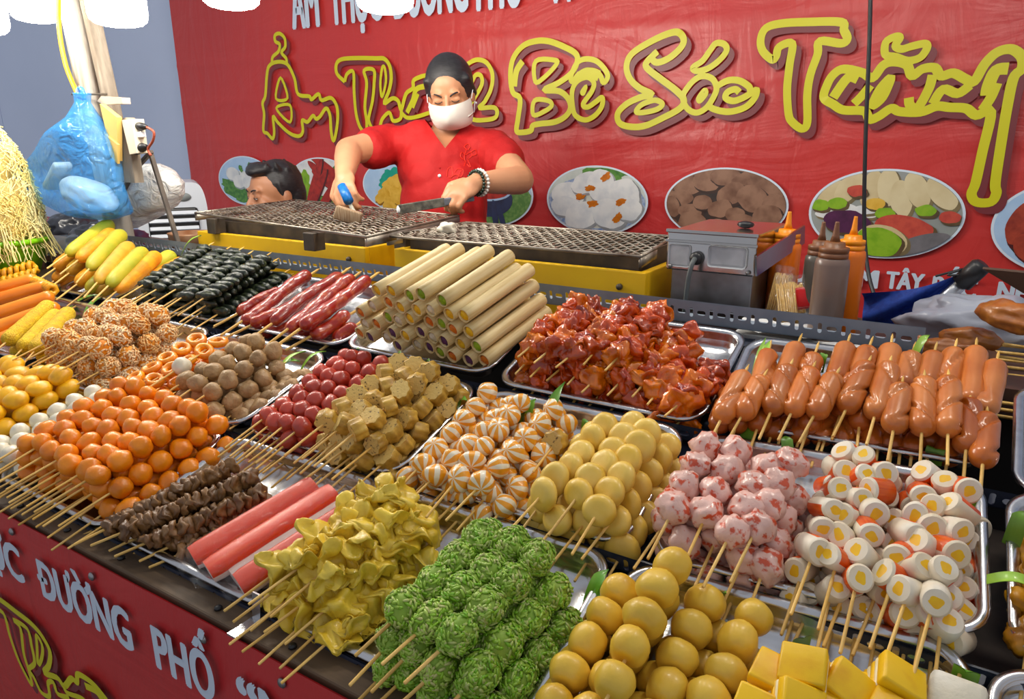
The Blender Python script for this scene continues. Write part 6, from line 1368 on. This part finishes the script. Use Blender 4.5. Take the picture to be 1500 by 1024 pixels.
obj('scraper_handle', MB().add(bar((tb-ta)*.58, (tb-ta), .011, .020, .003)).mesh('scraper_handle', smooth=False), mat('grey_handle', (.12, .13, .15), rough=.4), so2)
obj('scraper_tip', MB().add(ico(2), SCL(.006, .006, .011)).mesh('scraper_tip'), M['white_pl'], so2)
# seated man
hm_ = D(403, 285, 2.64); mo2 = empty('person', T(hm_.x+.05, hm_.y+.05, 0), 'dark-haired man sitting behind the left grill, head turned aside', 'person')
MI = mo2.matrix_world.inverted(); fm_ = (-E_R*.74+toC*.67).normalized(); Hm = head_frame(hm_, fm_, 4)
lg = Vector((-.45, .9, 0)).normalized(); bk_ = -fm_; base = Vector((hm_.x, hm_.y, 0))+bk_*.06; sd = fm_.cross(UP)
sk = MB(); head_prims(sk, Hm, 1.02); capsule(sk, Hm @ Vector((0, .02, -.06)), base+UP*1.0, .055, .06)
ellip(sk, base+UP*.86, (.15, .10, .14)); 
for k in (-1, 1):
    s_ = base+UP*.95+sd*k*.17; e_ = base+UP*.70+sd*k*.22+fm_*.06; w_ = base+UP*.60+sd*k*.14+fm_*.12+lg*.12; capsule(sk, s_, e_, .045, .038); capsule(sk, e_, w_, .038, .027); hand(sk, w_, fm_-UP*.3, UP, k, .98)
obj('body', remesh(sk, 'body', .006, [m_skin2], 5), None, mo2, MI)
sh = MB(); fr_m = Matrix(((sd.x, fm_.x, 0), (sd.y, fm_.y, 0), (0, 0, 1))).to_4x4()
ellip(sh, base+UP*.86, (.185, .125, .17), fr_m); ellip(sh, base+UP*.66, (.165, .125, .18), fr_m)
for k in (-1, 1): s_ = base+UP*.95+sd*k*.17; capsule(sh, base+UP*.97, s_, .07, .065); capsule(sh, s_, base+UP*.80+sd*k*.20+fm_*.03, .065, .058)
obj('shirt', remesh(sh, 'shirt', .009, [cloth('dark_shirt', (.03, .035, .05), (.05, .05, .07))], 6), None, mo2, MI)
tr = MB(); ellip(tr, base+UP*.52, (.17, .14, .10), fr_m)
for k in (-1, 1): h_ = base+UP*.50+sd*k*.09; kn_ = h_+lg*.40; capsule(tr, h_, kn_, .078, .06); capsule(tr, kn_, kn_-UP*.42, .058, .045)
obj('trousers', remesh(tr, 'trousers', .010, [cloth('man_trousers', (.05, .05, .06), (.07, .07, .08))], 4), None, mo2, MI)
for k in (-1, 1): obj('shoe', MB().add(blob(.045, .12, .035, .05, 1, 1, 3), T(base+sd*k*.09+lg*.44+UP*.032) @ fr_m).mesh('shoe', [M['black']]), None, mo2, MI)
hm2 = MB()
for c, r_ in (((0, .020, .040), (.082, .090, .086)), ((0, .055, .0), (.072, .060, .080)), ((0, -.045, .092), (.058, .045, .028)), ((.01, -.075, .088), (.035, .022, .018))): hm2.add(ico(3), Hm @ T(Vector(c)*1.02) @ SCL(*r_))
rg = random.Random(2)
for k in range(26):
    t_ = rg.uniform(0, 6.28); q = Vector((.065*math.cos(t_), .02+.075*math.sin(t_), .085+rg.uniform(-.01, .012))); capsule(hm2, Hm @ q, Hm @ (q*1.10+Vector((0, -.012, .012))), .009, .005)
for k in (-1, 1): capsule(hm2, Hm @ Vector((k*.070, -.012, .045)), Hm @ Vector((k*.074, -.002, .0)), .010, .006)
obj('hair', remesh(hm2, 'hair', .005, [M['hair']], 3), None, mo2, MI)
face_parts(mo2, Hm, 1.02, False, 0)
for ch in list(mo2.children):
    if ch.name.split('.')[0] in ('eyelash_line', 'eyebrow', 'eye', 'iris'): ch.matrix_local = MI
st_ = empty('plastic_stool', T(base.x, base.y, 0), 'low blue plastic stool under the seated man', 'stool'); m_st = mat('blue_stool', (.05, .12, .35), rough=.4)
obj('seat', MB().add(box(.30, .30, .03, .01, c=(0, 0, .41))).mesh('seat'), m_st, st_)
for a in (-1, 1):
    for b in (-1, 1): obj('leg', MB().add(bar((a*.11, b*.11, .40), (a*.15, b*.15, 0), .03, .03, .004, up=(0, 1, .01))).mesh('leg', smooth=False), m_st, st_)
